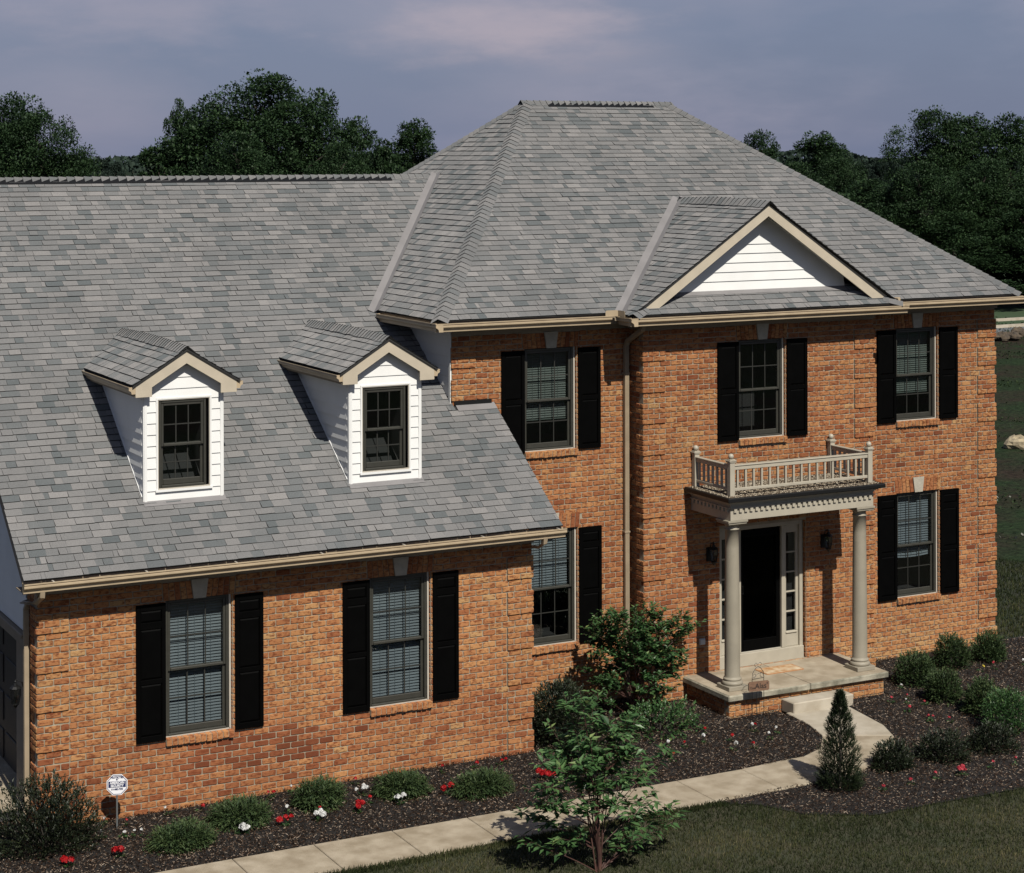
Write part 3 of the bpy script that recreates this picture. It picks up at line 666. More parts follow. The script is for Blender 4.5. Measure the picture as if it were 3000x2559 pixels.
# ---------------------------------------------------------------- dormers
DY = 1.005
def dormer(cx):
    hw, s = .545, .615; pk = 5.985; rz = lambda dx: pk-s*abs(dx)
    zb = gz(DY); yback = E_G+(pk-GZ0)/GM
    # box of the dormer (front and cheeks behind the boards)
    b = MB(); zt_ = 5.50
    yc = E_G+(zt_-GZ0)/GM
    wa, wb, w0, w1 = cx-.385, cx+.385, zb+.135, zb+1.375
    for pl in ([(cx-hw+.012, zb-.03), (cx+hw-.012, zb-.03), (cx+hw-.012, w0+.01), (cx-hw+.012, w0+.01)], [(cx-hw+.012, w0+.01), (wa+.03, w0+.01), (wa+.03, w1-.01), (cx-hw+.012, w1-.01)], [(wb-.03, w0+.01), (cx+hw-.012, w0+.01), (cx+hw-.012, w1-.01), (wb-.03, w1-.01)],
               [(cx-hw+.012, w1-.01), (cx+hw-.012, w1-.01), (cx+hw-.012, rz(hw)-.03), (cx, pk-.03), (cx-hw+.012, rz(hw)-.03)]): b.prism(pl, DY+.0145, DY+.03)
    for sg in (-1, 1): b.face([(cx+sg*(hw-.012), DY+.02, zb-.03), (cx+sg*(hw-.012), yc, zt_), (cx+sg*(hw-.012), DY+.02, zt_)])
    dm = b.build('dormer', SIDING, HOUSE)
    # lap boards on the front, cut round the window and under the rake
    wa, wb, w0, w1 = cx-.385, cx+.385, zb+.135, zb+1.375
    z = zb-.01; k = 0
    while z < pk-.25:
        zt2 = z+.152
        for xa, xb in ((cx-hw+.035, wa), (wb, cx+hw-.035)) if (z+.08 > w0 and z+.07 < w1) else ((cx-hw+.035, cx+hw-.035),):
            zl, zh = z, min(zt2, 99)
            if not (z+.08 > w0 and z+.07 < w1) and z < w0: zh = min(zh, w0)
            hx_ = lambda zz: (pk-.04-zz)/s
            pts = [(xa, zl), (xb, zl), (min(xb, cx+hx_(zh)), zh), (max(xa, cx-hx_(zh)), zh)]
            if hx_(zl) < hw-.035: pts[0], pts[1] = (cx-hx_(zl), zl), (cx+hx_(zl), zl)
            m = MB(); n = 4; vs = [(p[0], DY-.010, p[1]) for p in pts[:2]]+[(p[0], DY+.004, p[1]) for p in pts[2:]]+[(p[0], DY+.014, p[1]) for p in pts]
            m.mesh(vs, [(0, 1, 2, 3), (0, 4, 5, 1), (1, 5, 6, 2), (2, 6, 7, 3), (3, 7, 4, 0)]); m.build('siding_board', SIDING, dm)
        z += .150
    # cheek boards
    for sg in (-1, 1):
        z = zb
        while z < 5.42:
            ya = max(DY+.03, E_G+(z-GZ0)/GM-.05); yb0, yb1 = E_G+(z-GZ0)/GM, E_G+(z+.152-GZ0)/GM
            x0, x1 = cx+sg*(hw+.020), cx+sg*(hw-.012)
            vs = [(x0, DY+.055, z), (x0, max(DY+.06, yb0), z), (x1+sg*.014, yb1, z+.152), (x1+sg*.014, DY+.055, z+.152), (x1-sg*.004, DY+.055, z), (x1-sg*.004, max(DY+.06, yb0), z)]
            m = MB(); m.mesh(vs, [(0, 1, 2, 3), (0, 4, 5, 1), (0, 3, 4)]); m.build('siding_board', SIDING, dm)
            z += .150
    c = MB()
    for sg in (-1, 1):
        c.box((min(cx+sg*hw, cx+sg*(hw-.036)), DY-.016, zb-.015), (max(cx+sg*hw, cx+sg*(hw-.036)), DY+.012, 5.46))
        c.box((min(cx+sg*(hw+.014), cx+sg*(hw-.010)), DY-.006, zb-.02), (max(cx+sg*(hw+.014), cx+sg*(hw-.010)), DY+.058, 5.46))
    c.build('corner_board', SIDING, dm)
    # sloping trim where the cheek meets the roof
    t = MB()
    for sg in (-1, 1):
        t = MB(); a, e = Vector((cx+sg*(hw+.012), DY+.05, gz(DY+.05)+.028)), Vector((cx+sg*(hw+.012), 3.05, gz(3.05)+.028)); t.tube([a, e], .014, n=5); t.build('cheek_trim', SIDING, dm)
    f = MB(); yf0, yf1 = .868, .893                       # beige rake board with square returns
    out = [(0, 5.970), (.700, 5.540), (.700, 5.366), (.478, 5.366), (.478, 5.492), (0, 5.786)]
    for sg in (-1, 1):
        f.prism([(cx+sg*x, z_) for x, z_ in out], yf0+(.001 if sg > 0 else 0), yf1)
    f.build('rake_board', FASCIA, dm)
    sf = MB()                                             # soffit under the overhang
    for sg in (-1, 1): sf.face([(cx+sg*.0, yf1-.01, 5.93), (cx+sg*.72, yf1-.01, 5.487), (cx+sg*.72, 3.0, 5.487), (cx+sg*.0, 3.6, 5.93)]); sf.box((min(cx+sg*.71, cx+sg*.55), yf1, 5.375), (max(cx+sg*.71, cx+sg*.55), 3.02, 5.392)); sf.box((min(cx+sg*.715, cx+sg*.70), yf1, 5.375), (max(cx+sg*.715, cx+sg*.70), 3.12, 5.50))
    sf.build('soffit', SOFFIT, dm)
    # its own little roof
    ex = .745; ez = rz(ex); y0 = .845
    for sg in (-1, 1):
        O = Vector((cx+sg*ex, 0, ez)); V = norm(Vector((-sg, 0, s))); uv = plane_uv(O, YU, V)
        pts = [Vector((cx+sg*ex, y0, ez)), Vector((cx+sg*ex, E_G+(ez-GZ0)/GM, ez)), Vector((cx, yback, pk)), Vector((cx, y0, pk))]
        d = MB(); d.face([p-Vector((0, 0, .008)) for p in pts]); d.face([p-Vector((0, 0, .03)) for p in pts]); d.face([pts[0]-Vector((0, 0, .008)), pts[0]-Vector((0, 0, .03)), pts[3]-Vector((0, 0, .03)), pts[3]-Vector((0, 0, .008))]); d.build('roof_deck', DECK, dm)
        shingle_plane(O, YU, V, [[uv(p) for p in pts]], parent=dm, exp=.135)
        gutter(Vector((cx+sg*(ex-.045), .872, ez-.115)), Vector((cx+sg*(ex-.045), E_G+(ez-.03-GZ0)/GM, ez-.115)), Vector((sg, 0, 0)), dm, size=.095)
    caps(Vector((cx, y0, pk)), Vector((cx, yback+.10, pk)), norm(Vector((-s, 0, 1))), norm(Vector((s, 0, 1))), dm, exp=.10, w=.13, lift=.016, bow=.03)
    window(wa+.03, wb-.03, w0+.035, w1-.03, DY-.055, None, rec=.055, strips=False, name='dormer_window')
    cs = MB()
    for a, b_ in (((wa, DY-.022, w0), (wa+.022, DY+.02, w1)), ((wb-.022, DY-.022, w0), (wb, DY+.02, w1)), ((wa+.022, DY-.022, w1-.022), (wb-.022, DY+.02, w1)), ((wa-.01, DY-.034, w0-.012), (wb+.01, DY+.02, w0+.018))): cs.box(a, b_)
    cs.build('window_casing', SIDING, dm)
    st = MB()
    for a, b_ in (((wa+.022, DY-.016, w0+.018), (wa+.034, DY+.02, w1-.022)), ((wb-.034, DY-.016, w0+.018), (wb-.022, DY+.02, w1-.022)), ((wa+.034, DY-.016, w1-.034), (wb-.034, DY+.02, w1-.022)), ((wa+.034, DY-.02, w0+.018), (wb-.034, DY+.02, w0+.034))): st.box(a, b_)
    st.build('casing_strip', STRIP, dm)
    fl = MB(); fl.mesh([(cx-hw-.02, DY-.085, gz(DY-.085)+.019), (cx+hw+.03, DY-.085, gz(DY-.085)+.019), (cx+hw+.03, DY+.01, gz(DY+.01)+.019), (cx-hw-.02, DY+.01, gz(DY+.01)+.019)], [(0, 1, 2, 3)]); fl.build('apron_flashing', FLASH, dm)
# ---------------------------------------------------------------- gutters and downspouts
def gutter(A, B, out, parent, size=.115, name='gutter', ends=True):
    """open K-style gutter from A to B (its bottom back corner), opening upwards, front towards 'out'"""
    S = size; Zv = Vector((0, 0, 1)); mb = MB()
    prof = [(0.0, 1.0), (0.0, 0.0), (.55, 0.0), (.56, .10), (.60, .30), (.72, .42), (.92, .52), (.95, .58), (.95, .76), (.88, .79), (.88, .85), (.98, .89), (.98, 1.0), (.86, 1.0), (.86, .93)]
    n = len(prof); vs = [P+out*(p[0]*S)+Zv*(p[1]*S) for P in (A, B) for p in prof]
    fs = [(k, k+1, n+k+1, n+k) for k in range(n-1)]
    mb.mesh(vs, fs)
    if ends:
        for o in (0, n): mb.mesh([vs[o+k] for k in range(0, 13)], [tuple(range(13))])
    g = mb.build(name, GUTTER, parent)
    return g
def downspout(pts, w, d, out, parent=HOUSE, name='downspout'):
    """ribbed rectangular pipe along a polyline; out = horizontal direction away from the wall"""
    side = out.cross(Vector((0, 0, 1))); mb = MB(); ring = []
    shape = [(-1, -1), (1, -1), (1, 1), (.78, 1), (.66, .8), (.54, 1), (.32, 1), (.2, .8), (.08, 1), (-.08, 1), (-.2, .8), (-.32, 1), (-.54, 1), (-.66, .8), (-.78, 1), (-1, 1)]
    pts = [Vector(p) for p in pts]; m = len(pts); vs = []
    for i, p in enumerate(pts):
        dr = norm(pts[min(i+1, m-1)]-pts[max(0, i-1)]); f = norm(side.cross(dr))
        if f.dot(out) < 0 or abs(dr.z) < .3 and f.z < 0: f = -f
        for a, b in shape: vs.append(p+side*(a*w/2)+f*(b*d/2))
    k = len(shape); fs = [(i*k+q, i*k+(q+1) % k, (i+1)*k+(q+1) % k, (i+1)*k+q) for i in range(m-1) for q in range(k)]+[tuple(range(k)), tuple(range((m-1)*k, m*k))]
    mb.mesh(vs, fs); return mb.build(name, DSPOUT, parent)
gut_g = gutter(Vector((RX0-.01, E_G+.045, GZ0-.150)), Vector((RX1+.03, E_G+.045, GZ0-.150)), NY, HOUSE, .125)
gut_m = gutter(Vector((6.295, E_M+.045, 5.945)), Vector((BEX0-.17, E_M+.045, 5.945)), NY, HOUSE, .125)
gut_l = gutter(Vector((6.395, E_M-.075, 5.9455)), Vector((6.395, 3.86, 5.9455)), NX, HOUSE, .125)
gut_r = gutter(Vector((BEX1+.02, E_M+.045, 5.945)), Vector((17.60, E_M+.045, 5.945)), NY, HOUSE, .125)
gut_b = gutter(Vector((BEX0-.060, E_B+.045, 5.925)), Vector((BEX1+.085, E_B+.045, 5.925)), NY, HOUSE, .125)
gut_bl = gutter(Vector((BEX0+.045, E_B-.075, 5.9255)), Vector((BEX0+.045, E_M-.02, 5.9255)), NX, HOUSE, .125)
hg = MB()                                             # spikes that hold the gutters
for x in [RX0+.35+1.2*i for i in range(7)]: hg.box((x, E_G-.070, GZ0-.028), (x+.022, E_G+.04, GZ0-.022))
hg.build('gutter_hangers', STRIP, gut_g)
sg = MB(); xg, yg, zg = BEX0-.07, E_M-.068, 6.069    # splash guard at the foot of the valley
def round_plate(mb, P, U, L, H, nrm, r=.025):
    pts = [(0, 0), (L, 0), (L, H-r), (L-r*.3, H-r*.3), (L-r, H), (r, H), (r*.3, H-r*.3), (0, H-r)]
    vs = [P+U*a+Vector((0, 0, b)) for a, b in pts]+[P+U*a+Vector((0, 0, b))+nrm*.004 for a, b in pts]; n = len(pts)
    mb.mesh(vs, [tuple(range(n)), tuple(range(2*n-1, n-1, -1))]+[(k, k+n, (k+1) % n+n, (k+1) % n) for k in range(n)])
round_plate(sg, Vector((xg-.22, yg-.004, zg-.01)), XU, .225, .095, YU); round_plate(sg, Vector((xg, yg-.21, zg-.012)), YU, .215, .095, XU); sg.build('splash_guard', GUTTER, gut_m)
sg2 = MB(); round_plate(sg2, Vector((BEX1+.03, yg-.004, zg-.01)), XU, .20, .095, YU); round_plate(sg2, Vector((BEX1+.03, yg-.2, zg-.012)), YU, .2, .095, XU); sg2.build('splash_guard', GUTTER, gut_r)
# fascia, soffit and frieze boards
ev = MB()
def eave(x0, x1, ye, yw, zs, zt, hz=.125):
    ev.box((x0, ye+.047, zs-.012), (x1, ye+.072, zt)); ev.box((x0, ye+.072, zs), (x1, yw-.024, zs+.012)); 
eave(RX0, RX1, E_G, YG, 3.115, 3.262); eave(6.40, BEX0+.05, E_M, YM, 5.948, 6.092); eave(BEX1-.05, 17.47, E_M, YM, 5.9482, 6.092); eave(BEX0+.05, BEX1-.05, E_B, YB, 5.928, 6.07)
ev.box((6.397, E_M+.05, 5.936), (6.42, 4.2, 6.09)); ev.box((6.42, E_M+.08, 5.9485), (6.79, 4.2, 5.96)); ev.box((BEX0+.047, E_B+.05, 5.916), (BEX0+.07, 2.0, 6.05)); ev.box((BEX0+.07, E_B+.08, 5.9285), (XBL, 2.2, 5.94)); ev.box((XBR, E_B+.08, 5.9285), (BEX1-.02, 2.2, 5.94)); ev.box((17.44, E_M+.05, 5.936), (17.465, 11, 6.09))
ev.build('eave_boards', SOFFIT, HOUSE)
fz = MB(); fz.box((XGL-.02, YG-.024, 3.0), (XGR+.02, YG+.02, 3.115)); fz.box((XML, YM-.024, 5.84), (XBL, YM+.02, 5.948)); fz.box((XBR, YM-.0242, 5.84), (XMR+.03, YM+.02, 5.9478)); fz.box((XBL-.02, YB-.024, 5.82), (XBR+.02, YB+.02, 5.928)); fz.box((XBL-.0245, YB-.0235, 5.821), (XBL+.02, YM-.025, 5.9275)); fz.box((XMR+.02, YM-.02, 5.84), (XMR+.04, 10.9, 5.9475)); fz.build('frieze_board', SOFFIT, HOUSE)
# gable end boards along the right-hand rake of the garage roof
rk = MB()
for x0 in (RX1-.045, RX0+.015):
    rk.mesh([(x0, E_G+.06, gz(E_G+.06)-.17), (x0, E_G+.06, gz(E_G+.06)-.010), (x0, YM-.01 if x0 > 1 else 6.9, gz(YM-.01 if x0 > 1 else 6.9)-.010), (x0, YM-.01 if x0 > 1 else 6.9, gz(YM-.01 if x0 > 1 else 6.9)-.17)]+
            [(x0+.03, E_G+.06, gz(E_G+.06)-.17), (x0+.03, E_G+.06, gz(E_G+.06)-.010), (x0+.03, YM-.01 if x0 > 1 else 6.9, gz(YM-.01 if x0 > 1 else 6.9)-.010), (x0+.03, YM-.01 if x0 > 1 else 6.9, gz(YM-.01 if x0 > 1 else 6.9)-.17)],
            [(0, 1, 2, 3), (7, 6, 5, 4), (0, 4, 5, 1), (1, 5, 6, 2), (2, 6, 7, 3), (3, 7, 4, 0)])
rk.build('rake_board', SOFFIT, HOUSE)
dormer(2.222); dormer(5.169)
for xa, xb, zz in ((XML+.03, 7.44, 0),):
    fl = MB(); fl.box((xa, YM-.03, gz(YM)+.0), (xb, YM-.012, gz(YM)+.062)); fl.build('step_flashing', TAR, HOUSE)
    fl = MB(); fl.mesh([(xa+.02, YM-.13, gz(YM-.13)+.019), (RX1-.005, YM-.13, gz(YM-.13)+.019), (RX1-.005, YM-.012, gz(YM-.012)+.019), (xa+.02, YM-.012, gz(YM-.012)+.019)], [(0, 1, 2, 3)]); fl.build('apron_flashing', FLASH, HOUSE)
# ---------------------------------------------------------------- bay gable: rake boards and siding
fy0, fy1 = 1.438, 1.468
ft = .172
f = MB()
for sgn in (-1, 1):
    x1 = 2.352 if sgn > 0 else 2.350; pk = BPK-.022; s_ = BS
    zo = pk-s_*x1; xi = x1-.305
    f.prism([(BX, pk), (BX+sgn*x1, zo), (BX+sgn*(x1-.005), pz(fy0)+.014), (BX+sgn*xi, pz(fy0)+.016), (BX, pk-.185)], fy0+(.001 if sgn > 0 else 0), fy1)
rb = f.build('gable_rake_board', FASCIA, HOUSE)
sf = MB()
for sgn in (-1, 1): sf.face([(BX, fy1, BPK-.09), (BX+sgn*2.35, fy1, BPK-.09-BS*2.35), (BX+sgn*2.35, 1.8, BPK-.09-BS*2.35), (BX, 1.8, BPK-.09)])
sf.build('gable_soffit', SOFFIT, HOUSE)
gs = MB(); SY = 1.735; base = pz(SY)
gs.face([(10.2, SY+.02, base-.1), (13.84, SY+.02, base-.1), (BX, SY+.02, BPK-.05)]); gsd = gs.build('gable_wall', SIDING, HOUSE)
z = base+.012
while z < BPK-.30:
    zt2 = z+.148; hx_ = lambda zz: (BPK-.115-zz)/BS
    a0, a1 = max(.0, hx_(z)-.02), max(0.0, hx_(zt2)-.02)
    a0 = min(a0, 1.70)
    m = MB(); m.mesh([(BX-a0, SY-.013, z), (BX+a0, SY-.013, z), (BX+a1, SY+.004, zt2), (BX-a1, SY+.004, zt2), (BX-a0, SY+.014, z), (BX+a0, SY+.014, z)], [(0, 1, 2, 3), (0, 4, 5, 1)]); m.build('siding_board', SIDING, gsd)
    z += .145
tr = MB()
for sgn in (-1, 1): tr.tube([Vector((BX+sgn*.12, SY-.018, BPK-.205)), Vector((BX+sgn*1.70, SY-.018, BPK-.125-BS*1.70))], .011, n=5)
tr.build('siding_trim', SIDING, gsd)
fl = MB(); fl.mesh([(10.36, SY-.085, pz(SY-.085)+.02), (13.72, SY-.085, pz(SY-.085)+.02), (13.72, SY, pz(SY)+.022), (10.36, SY, pz(SY)+.022)], [(0, 1, 2, 3)]); fl.build('apron_flashing', FLASH, HOUSE)
# ---------------------------------------------------------------- left side of the main block above the garage roof
sw = MB(); sw.box((XML, YM+.03, 4.0), (XML+.02, 10.9, 5.945)); swo = sw.build('side_wall', SIDING, HOUSE)
z = 4.62
while z < 5.90:
    m = MB(); ye = E_G+(z+.152-GZ0)/GM
    m.mesh([(XML-.012, YM+.07, z), (XML-.012, ye+.1, z), (XML+.002, ye+.1, z+.152), (XML+.002, YM+.07, z+.152), (XML+.006, YM+.07, z), (XML+.006, ye+.1, z)], [(0, 1, 2, 3), (0, 4, 5, 1)]); m.build('siding_board', SIDING, swo); z += .150
cb = MB(); cb.box((XML-.022, YM+.02, 4.6), (XML+.01, YM+.085, 5.945)); cb.build('corner_board', SIDING, swo)
hb = MB(); hb.box((XMR-.02, YM+.03, -.2), (XMR-.005, 10.9, 5.94)); hb.box((XML, 10.88, -.2), (XMR, 10.9, 5.94)); hb.box((XML, YM+.03, -.2), (XML+.015, 10.9, 4.0)); hb.box((XGR-.02, YG+.03, -.2), (XGR-.005, YM, 3.1)); hb.box((XGL+.2, 13.0, -.2), (XML, 13.1, 3.3)); hb.build('rear_walls', SIDING, HOUSE)
# ---------------------------------------------------------------- garage end: siding gable, header and overhead door
gz_ = MB(); gz_.prism([(1.02, 2.36), (12.9, 2.36), (12.9, gz(E_G)+.2), (G_RIDGE_Y, gz(G_RIDGE_Y)-.1), (1.02, gz(1.02)-.05)], XGL+.012, XGL+.10, ax='x'); ge = gz_.build('garage_gable', SIDING, HOUSE)
z = 2.40
while z < 4.9:
    ya, yb = 1.02, 6.2; ys = E_G+(z+.15-GZ0)/GM; 
    m = MB(); ya0, ya1 = max(ya, ys), max(ya, ys)
    m.mesh([(XGL-.010, ya0, z), (XGL-.010, yb, z), (XGL+.004, yb, z+.152), (XGL+.004, ya1, z+.152), (XGL+.012, ya0, z), (XGL+.012, yb, z)], [(0, 1, 2, 3), (0, 4, 5, 1)]); m.build('siding_board', SIDING, ge); z += .150
hd = MB(); hd.bbox((XGL-.03, 1.02, 2.20), (XGL+.14, 7.0, 2.36), .01); hd.bbox((XGL-.075, 1.02, 2.335), (XGL+.01, 7.0, 2.385), .01); hd.box((XGL+.06, 1.00, -.1), (XGL+.28, 1.85, 2.2)); hd.build('garage_header', SOFFIT, HOUSE)
GD = mat('brown_garage_door', (.022, .017, .012), .6, var=.2)
gd = MB(); gd.box((XGL+.28, 1.02, -.05), (XGL+.33, 7.0, 2.2)); gdo = gd.build('garage_door', GD, HOUSE)
for i in range(4):
    for k in range(6): m = MB(); y0 = 1.9+k*.8; z0 = .08+i*.53; m.bbox((XGL+.262, y0, z0), (XGL+.279, y0+.66, z0+.40), .012); m.build('door_panel', GD, gdo)
# ---------------------------------------------------------------- downspouts
downspout([(9.790, 1.62, 5.935), (9.790, 1.63, 5.84), (9.790, YM-.10, 5.62), (9.790, YM-.06, 5.53), (9.790, YM-.055, 2.6), (9.790, YM-.055, .16), (9.790, YM-.16, .06)], .072, .058, NY)
bands = MB()
for z_ in (5.1, 2.62, .9): bands.box((9.790-.047, YM-.092, z_), (9.790+.047, YM-.002, z_+.025))
bands.build('downspout_strap', DSPOUT, HOUSE)
downspout([(RX0+.23, E_G+.0, 3.135), (RX0+.23, E_G+.02, 3.05), (RX0+.20, .30, 2.93), (RX0+.11, .60, 2.90), (.075, .80, 2.86), (.068, .86, 2.74), (.068, .86, .16), (-.04, .86, .05)], .066, .06, NX)
downspout([(7.20, E_G+.0, 3.135), (7.20, E_G+.02, 3.05), (7.24, .30, 2.95), (7.27, .66, 2.90), (7.27, .78, 2.80), (7.27, .78, .15)], .075, .06, Vector((1, 0, 0)))
# ---------------------------------------------------------------- porch: slab, columns, entablature, balustrade
ps = MB(); xm = 12.10
for xa, xb in ((PX0, xm-.004), (xm+.004, PX1)):
    m = MB(); m.bbox((xa, PY0, PZ-.10), (xb, YB+.10, PZ), .018); ps.v  # two poured halves with a joint
    m.build('porch_slab', CONCD, HOUSE)
tp = MB(); tp.box((PX0+.02, PY0+.02, PZ-.002), (xm-.006, YB-.002, PZ+.003)); tp.box((xm+.006, PY0+.02, PZ-.002), (PX1-.02, YB-.002, PZ+.003)); tp.build('porch_floor', CONC, HOUSE)
def column(cx, cy):
    m = MB(); m.bbox((cx-.172, cy-.172, PZ+.003), (cx+.172, cy+.172, PZ+.070), .006); pl = m.build('column_plinth', TAUPE, HOUSE)
    m = MB(); zt = 2.952
    prof = [(.150, .070), (.160, .085), (.162, .105), (.152, .125), (.135, .133), (.135, .142), (.142, .150), (.140, .168), (.124, .180), (.120, .200)]
    H = zt-PZ
    prof += [(.120-.018*(i/8)**1.6, .200+(H-.16-.200)*i/8) for i in range(1, 9)]
    prof += [(.116, H-.157), (.116, H-.142), (.102, H-.138), (.102, H-.095), (.120, H-.085), (.134, H-.062)]
    m.lathe(prof, (cx, cy, PZ), 32); o = m.build('column', TAUPE, HOUSE, smooth=False)
    for p in o.data.polygons: p.use_smooth = len(p.vertices) == 4 and abs(p.normal.z) < .5
    m = MB(); m.bbox((cx-.165, cy-.165, zt-.062), (cx+.165, cy+.165, zt-.035), .004); m.bbox((cx-.18, cy-.18, zt-.034), (cx+.18, cy+.18, zt), .005); m.build('column_capital', TAUPE, HOUSE)
column(10.885, .82); column(13.315, .82)
EX0, EX1, EY0, EZ0 = 10.745, 13.455, .645, 2.952
en = MB(); en.bbox((EX0, EY0, EZ0), (EX1, EY0+.28, EZ0+.235), .004); en.bbox((EX0, EY0+.28, EZ0), (EX0+.28, YB-.004, EZ0+.235), .004); en.bbox((EX1-.28, EY0+.28, EZ0), (EX1, YB-.004, EZ0+.235), .004); en.box((EX0+.28, EY0+.28, EZ0+.05), (EX1-.28, YB-.004, EZ0+.20))
ent = en.build('entablature', CREAM, HOUSE)
cv = MB()                                             # stepped crown moulding widening to the roof edge
for i, (o_, z0, z1) in enumerate(((.012, .235, .252), (.030, .252, .270), (.058, .270, .288), (.092, .288, .304))): cv.bbox((EX0-o_, EY0-o_, EZ0+z0), (EX1+o_, YB-.004, EZ0+z1), .004)
cv.build('crown_moulding', CREAM, ent)
cp = MB(); cp.bbox((EX0-.135, EY0-.155, EZ0+.304), (EX1+.135, YB-.002, EZ0+.372), .012); cap_ = cp.build('porch_roof_edge', TAR, ent)
ZR = EZ0+.372
gv = MB(); R5 = random.Random(5)
for i in range(9000):
    x, y = R5.uniform(EX0-.08, EX1+.08), R5.uniform(EY0-.10, YB-.04); s = R5.uniform(.006, .014); t = R5.random()
    a = R5.uniform(0, 6.28); ca_, sa_ = math.cos(a)*s, math.sin(a)*s
    gv.mesh([(x+ca_, y+sa_, ZR+.001), (x-sa_, y+ca_, ZR+.001), (x-ca_, y-sa_, ZR+.001), (x+sa_, y-ca_, ZR+.001), (x, y, ZR+s*.9)], [(0, 1, 4), (1, 2, 4), (2, 3, 4), (3, 0, 4)], t)
gv.build('roof_gravel', ROOFGRAVEL, HOUSE, kind='stuff')
for i in range(27):
    x = EX0+.05+i*(EX1-EX0-.15)/26; m = MB(); m.box((x, EY0-.028, EZ0+.128), (x+.052, EY0+.001, EZ0+.188)); m.build('dentil', CREAM, ent)
for i in range(10):
    y = EY0+.06+i*.104; m = MB(); m.box((EX0-.028, y, EZ0+.128), (EX0+.001, y+.052, EZ0+.188)); m.build('dentil', CREAM, ent)
dl = MB(); dl.box((EX0-.004, EY0-.031, EZ0+.188), (EX1+.004, EY0, EZ0+.204)); dl.box((EX0-.031, EY0, EZ0+.188), (EX0, YB-.01, EZ0+.204)); dl.build('dentil_band', CREAM, ent)
bal = MB(); px0, px1, py = 10.795, 13.415, .705
RT0, RT1, RB0, RB1 = ZR+.395, ZR+.475, ZR+.075, ZR+.118
for (xa, ya), (xb, yb) in (((px0+.04, py), (px1-.04, py)), ((px0, py+.04), (px0, YB-.10)), ((px1, py+.04), (px1, YB-.10))):
    hz = .026 if ya == yb else 0; hx2 = .026 if xa == xb else 0
    bal.bbox((xa-hx2, ya-hz, RT0), (xb+hx2, yb+hz, RT1-.020), .004); bal.bbox((xa-hx2*1.5, ya-hz*1.5, RT1-.020), (xb+hx2*1.5, yb+hz*1.5, RT1), .004); bal.bbox((xa-hx2*.8, ya-hz*.8, RB0), (xb+hx2*.8, yb+hz*.8, RB1), .004)
br = bal.build('balustrade', CREAM, HOUSE)
for i in range(17): x = px0+.115+i*(px1-px0-.23)/16; m = MB(); m.box((x-.0155, py-.0155, RB1-.002), (x+.0155, py+.0155, RT0+.002)); m.build('baluster', CREAM, br)
for xx in (px0, px1):
    for i in range(7): y = py+.13+i*.125; m = MB(); m.box((xx-.0155, y-.0155, RB1-.002), (xx+.0155, y+.0155, RT0+.002)); m.build('baluster', CREAM, br)
for xx in (px0, px1):
    for yy in (py, YB-.062):
        m = MB(); m.bbox((xx-.044, yy-.044, ZR+.001), (xx+.044, yy+.044, RT1+.038), .004); m.bbox((xx-.055, yy-.055, RT1+.038), (xx+.055, yy+.055, RT1+.058), .003); m.bbox((xx-.064, yy-.064, RT1+.058), (xx+.064, yy+.064, RT1+.072), .003); m.bbox((xx-.05, yy-.05, RT1+.072), (xx+.05, yy+.05, RT1+.088), .003)
        p = m.build('rail_post', CREAM, br)
        m = MB(); r = .043; m.lathe([(.012, -.005)]+[(r*math.sin(math.pi*(.1+.9*k/10)), r-r*math.cos(math.pi*(.1+.9*k/10))) for k in range(10)]+[(.001, 2*r)], (xx, yy, RT1+.088), 16); m.build('ball_finial', CREAM, br, smooth=True)
# ---------------------------------------------------------------- front door with sidelights
dy = YB+.085; x0, x1, z0, z1 = DOOR_O
fr = MB()
fr.bbox((x0+.005, dy-.02, .36), (x0+.07, dy+.12, z1-.005)); fr.bbox((x1-.085, dy-.02, .36), (x1-.02, dy+.12, z1-.005)); fr.bbox((x0+.07, dy-.02, z1-.07), (x1-.085, dy+.12, z1-.005)); fr.bbox((x0+.005, dy-.045, .352), (x1-.02, dy+.12, .555), .006)
DXL, DXR = 11.735, 12.525
for xa in (DXL-.075, DXR): fr.bbox((xa, dy-.012, .555), (xa+.075, dy+.11, z1-.07))
dfo = fr.build('door_frame', CREAM, HOUSE)
for ga, gb in ((x0+.07, DXL-.075), (DXR+.075, x1-.085)):
    m = MB(); a, b = ga+.035, gb-.05; zl, zh = .80, 2.40
    m.bbox((ga, dy+.02, .555), (gb, dy+.07, zl)); m.bbox((ga, dy+.02, zh), (gb, dy+.07, z1-.07)); m.bbox((ga, dy+.02, zl), (a, dy+.07, zh)); m.bbox((b, dy+.02, zl), (gb, dy+.07, zh)); m.bbox((a-.015, dy+.0, zl-.03), (b+.015, dy+.03, zl-.005))
    for k in range(1, 5): zz = zl+(zh-zl)*k/5; m.box((a, dy+.03, zz-.011), (b, dy+.06, zz+.011))
    sl = m.build('sidelight', CREAM, HOUSE)
    for k in range(5): p = MB(); p.box((a+.002, dy+.044, zl+(zh-zl)*k/5+.012), (b-.002, dy+.048, zl+(zh-zl)*(k+1)/5-.012)); p.build('pane', GLASS, sl)
    rm = MB(); rm.box((ga, dy+.13, .5), (gb, dy+.15, 2.6)); rm.build('room_shade_backing', ROOM, sl)
dr = MB(); dr.bbox((DXL, dy+.035, .56), (DXL+.075, dy+.075, z1-.075)); dr.bbox((DXR-.075, dy+.035, .56), (DXR, dy+.075, z1-.075)); dr.bbox((DXL+.075, dy+.035, .56), (DXR-.075, dy+.075, .74)); dr.bbox((DXL+.075, dy+.035, z1-.20), (DXR-.075, dy+.075, z1-.075)); dr.box((DXL+.07, dy+.095, .56), (DXR-.07, dy+.125, z1-.08))
dro = dr.build('front_door', DOOR, HOUSE, label='black front door behind a dark glass storm door')
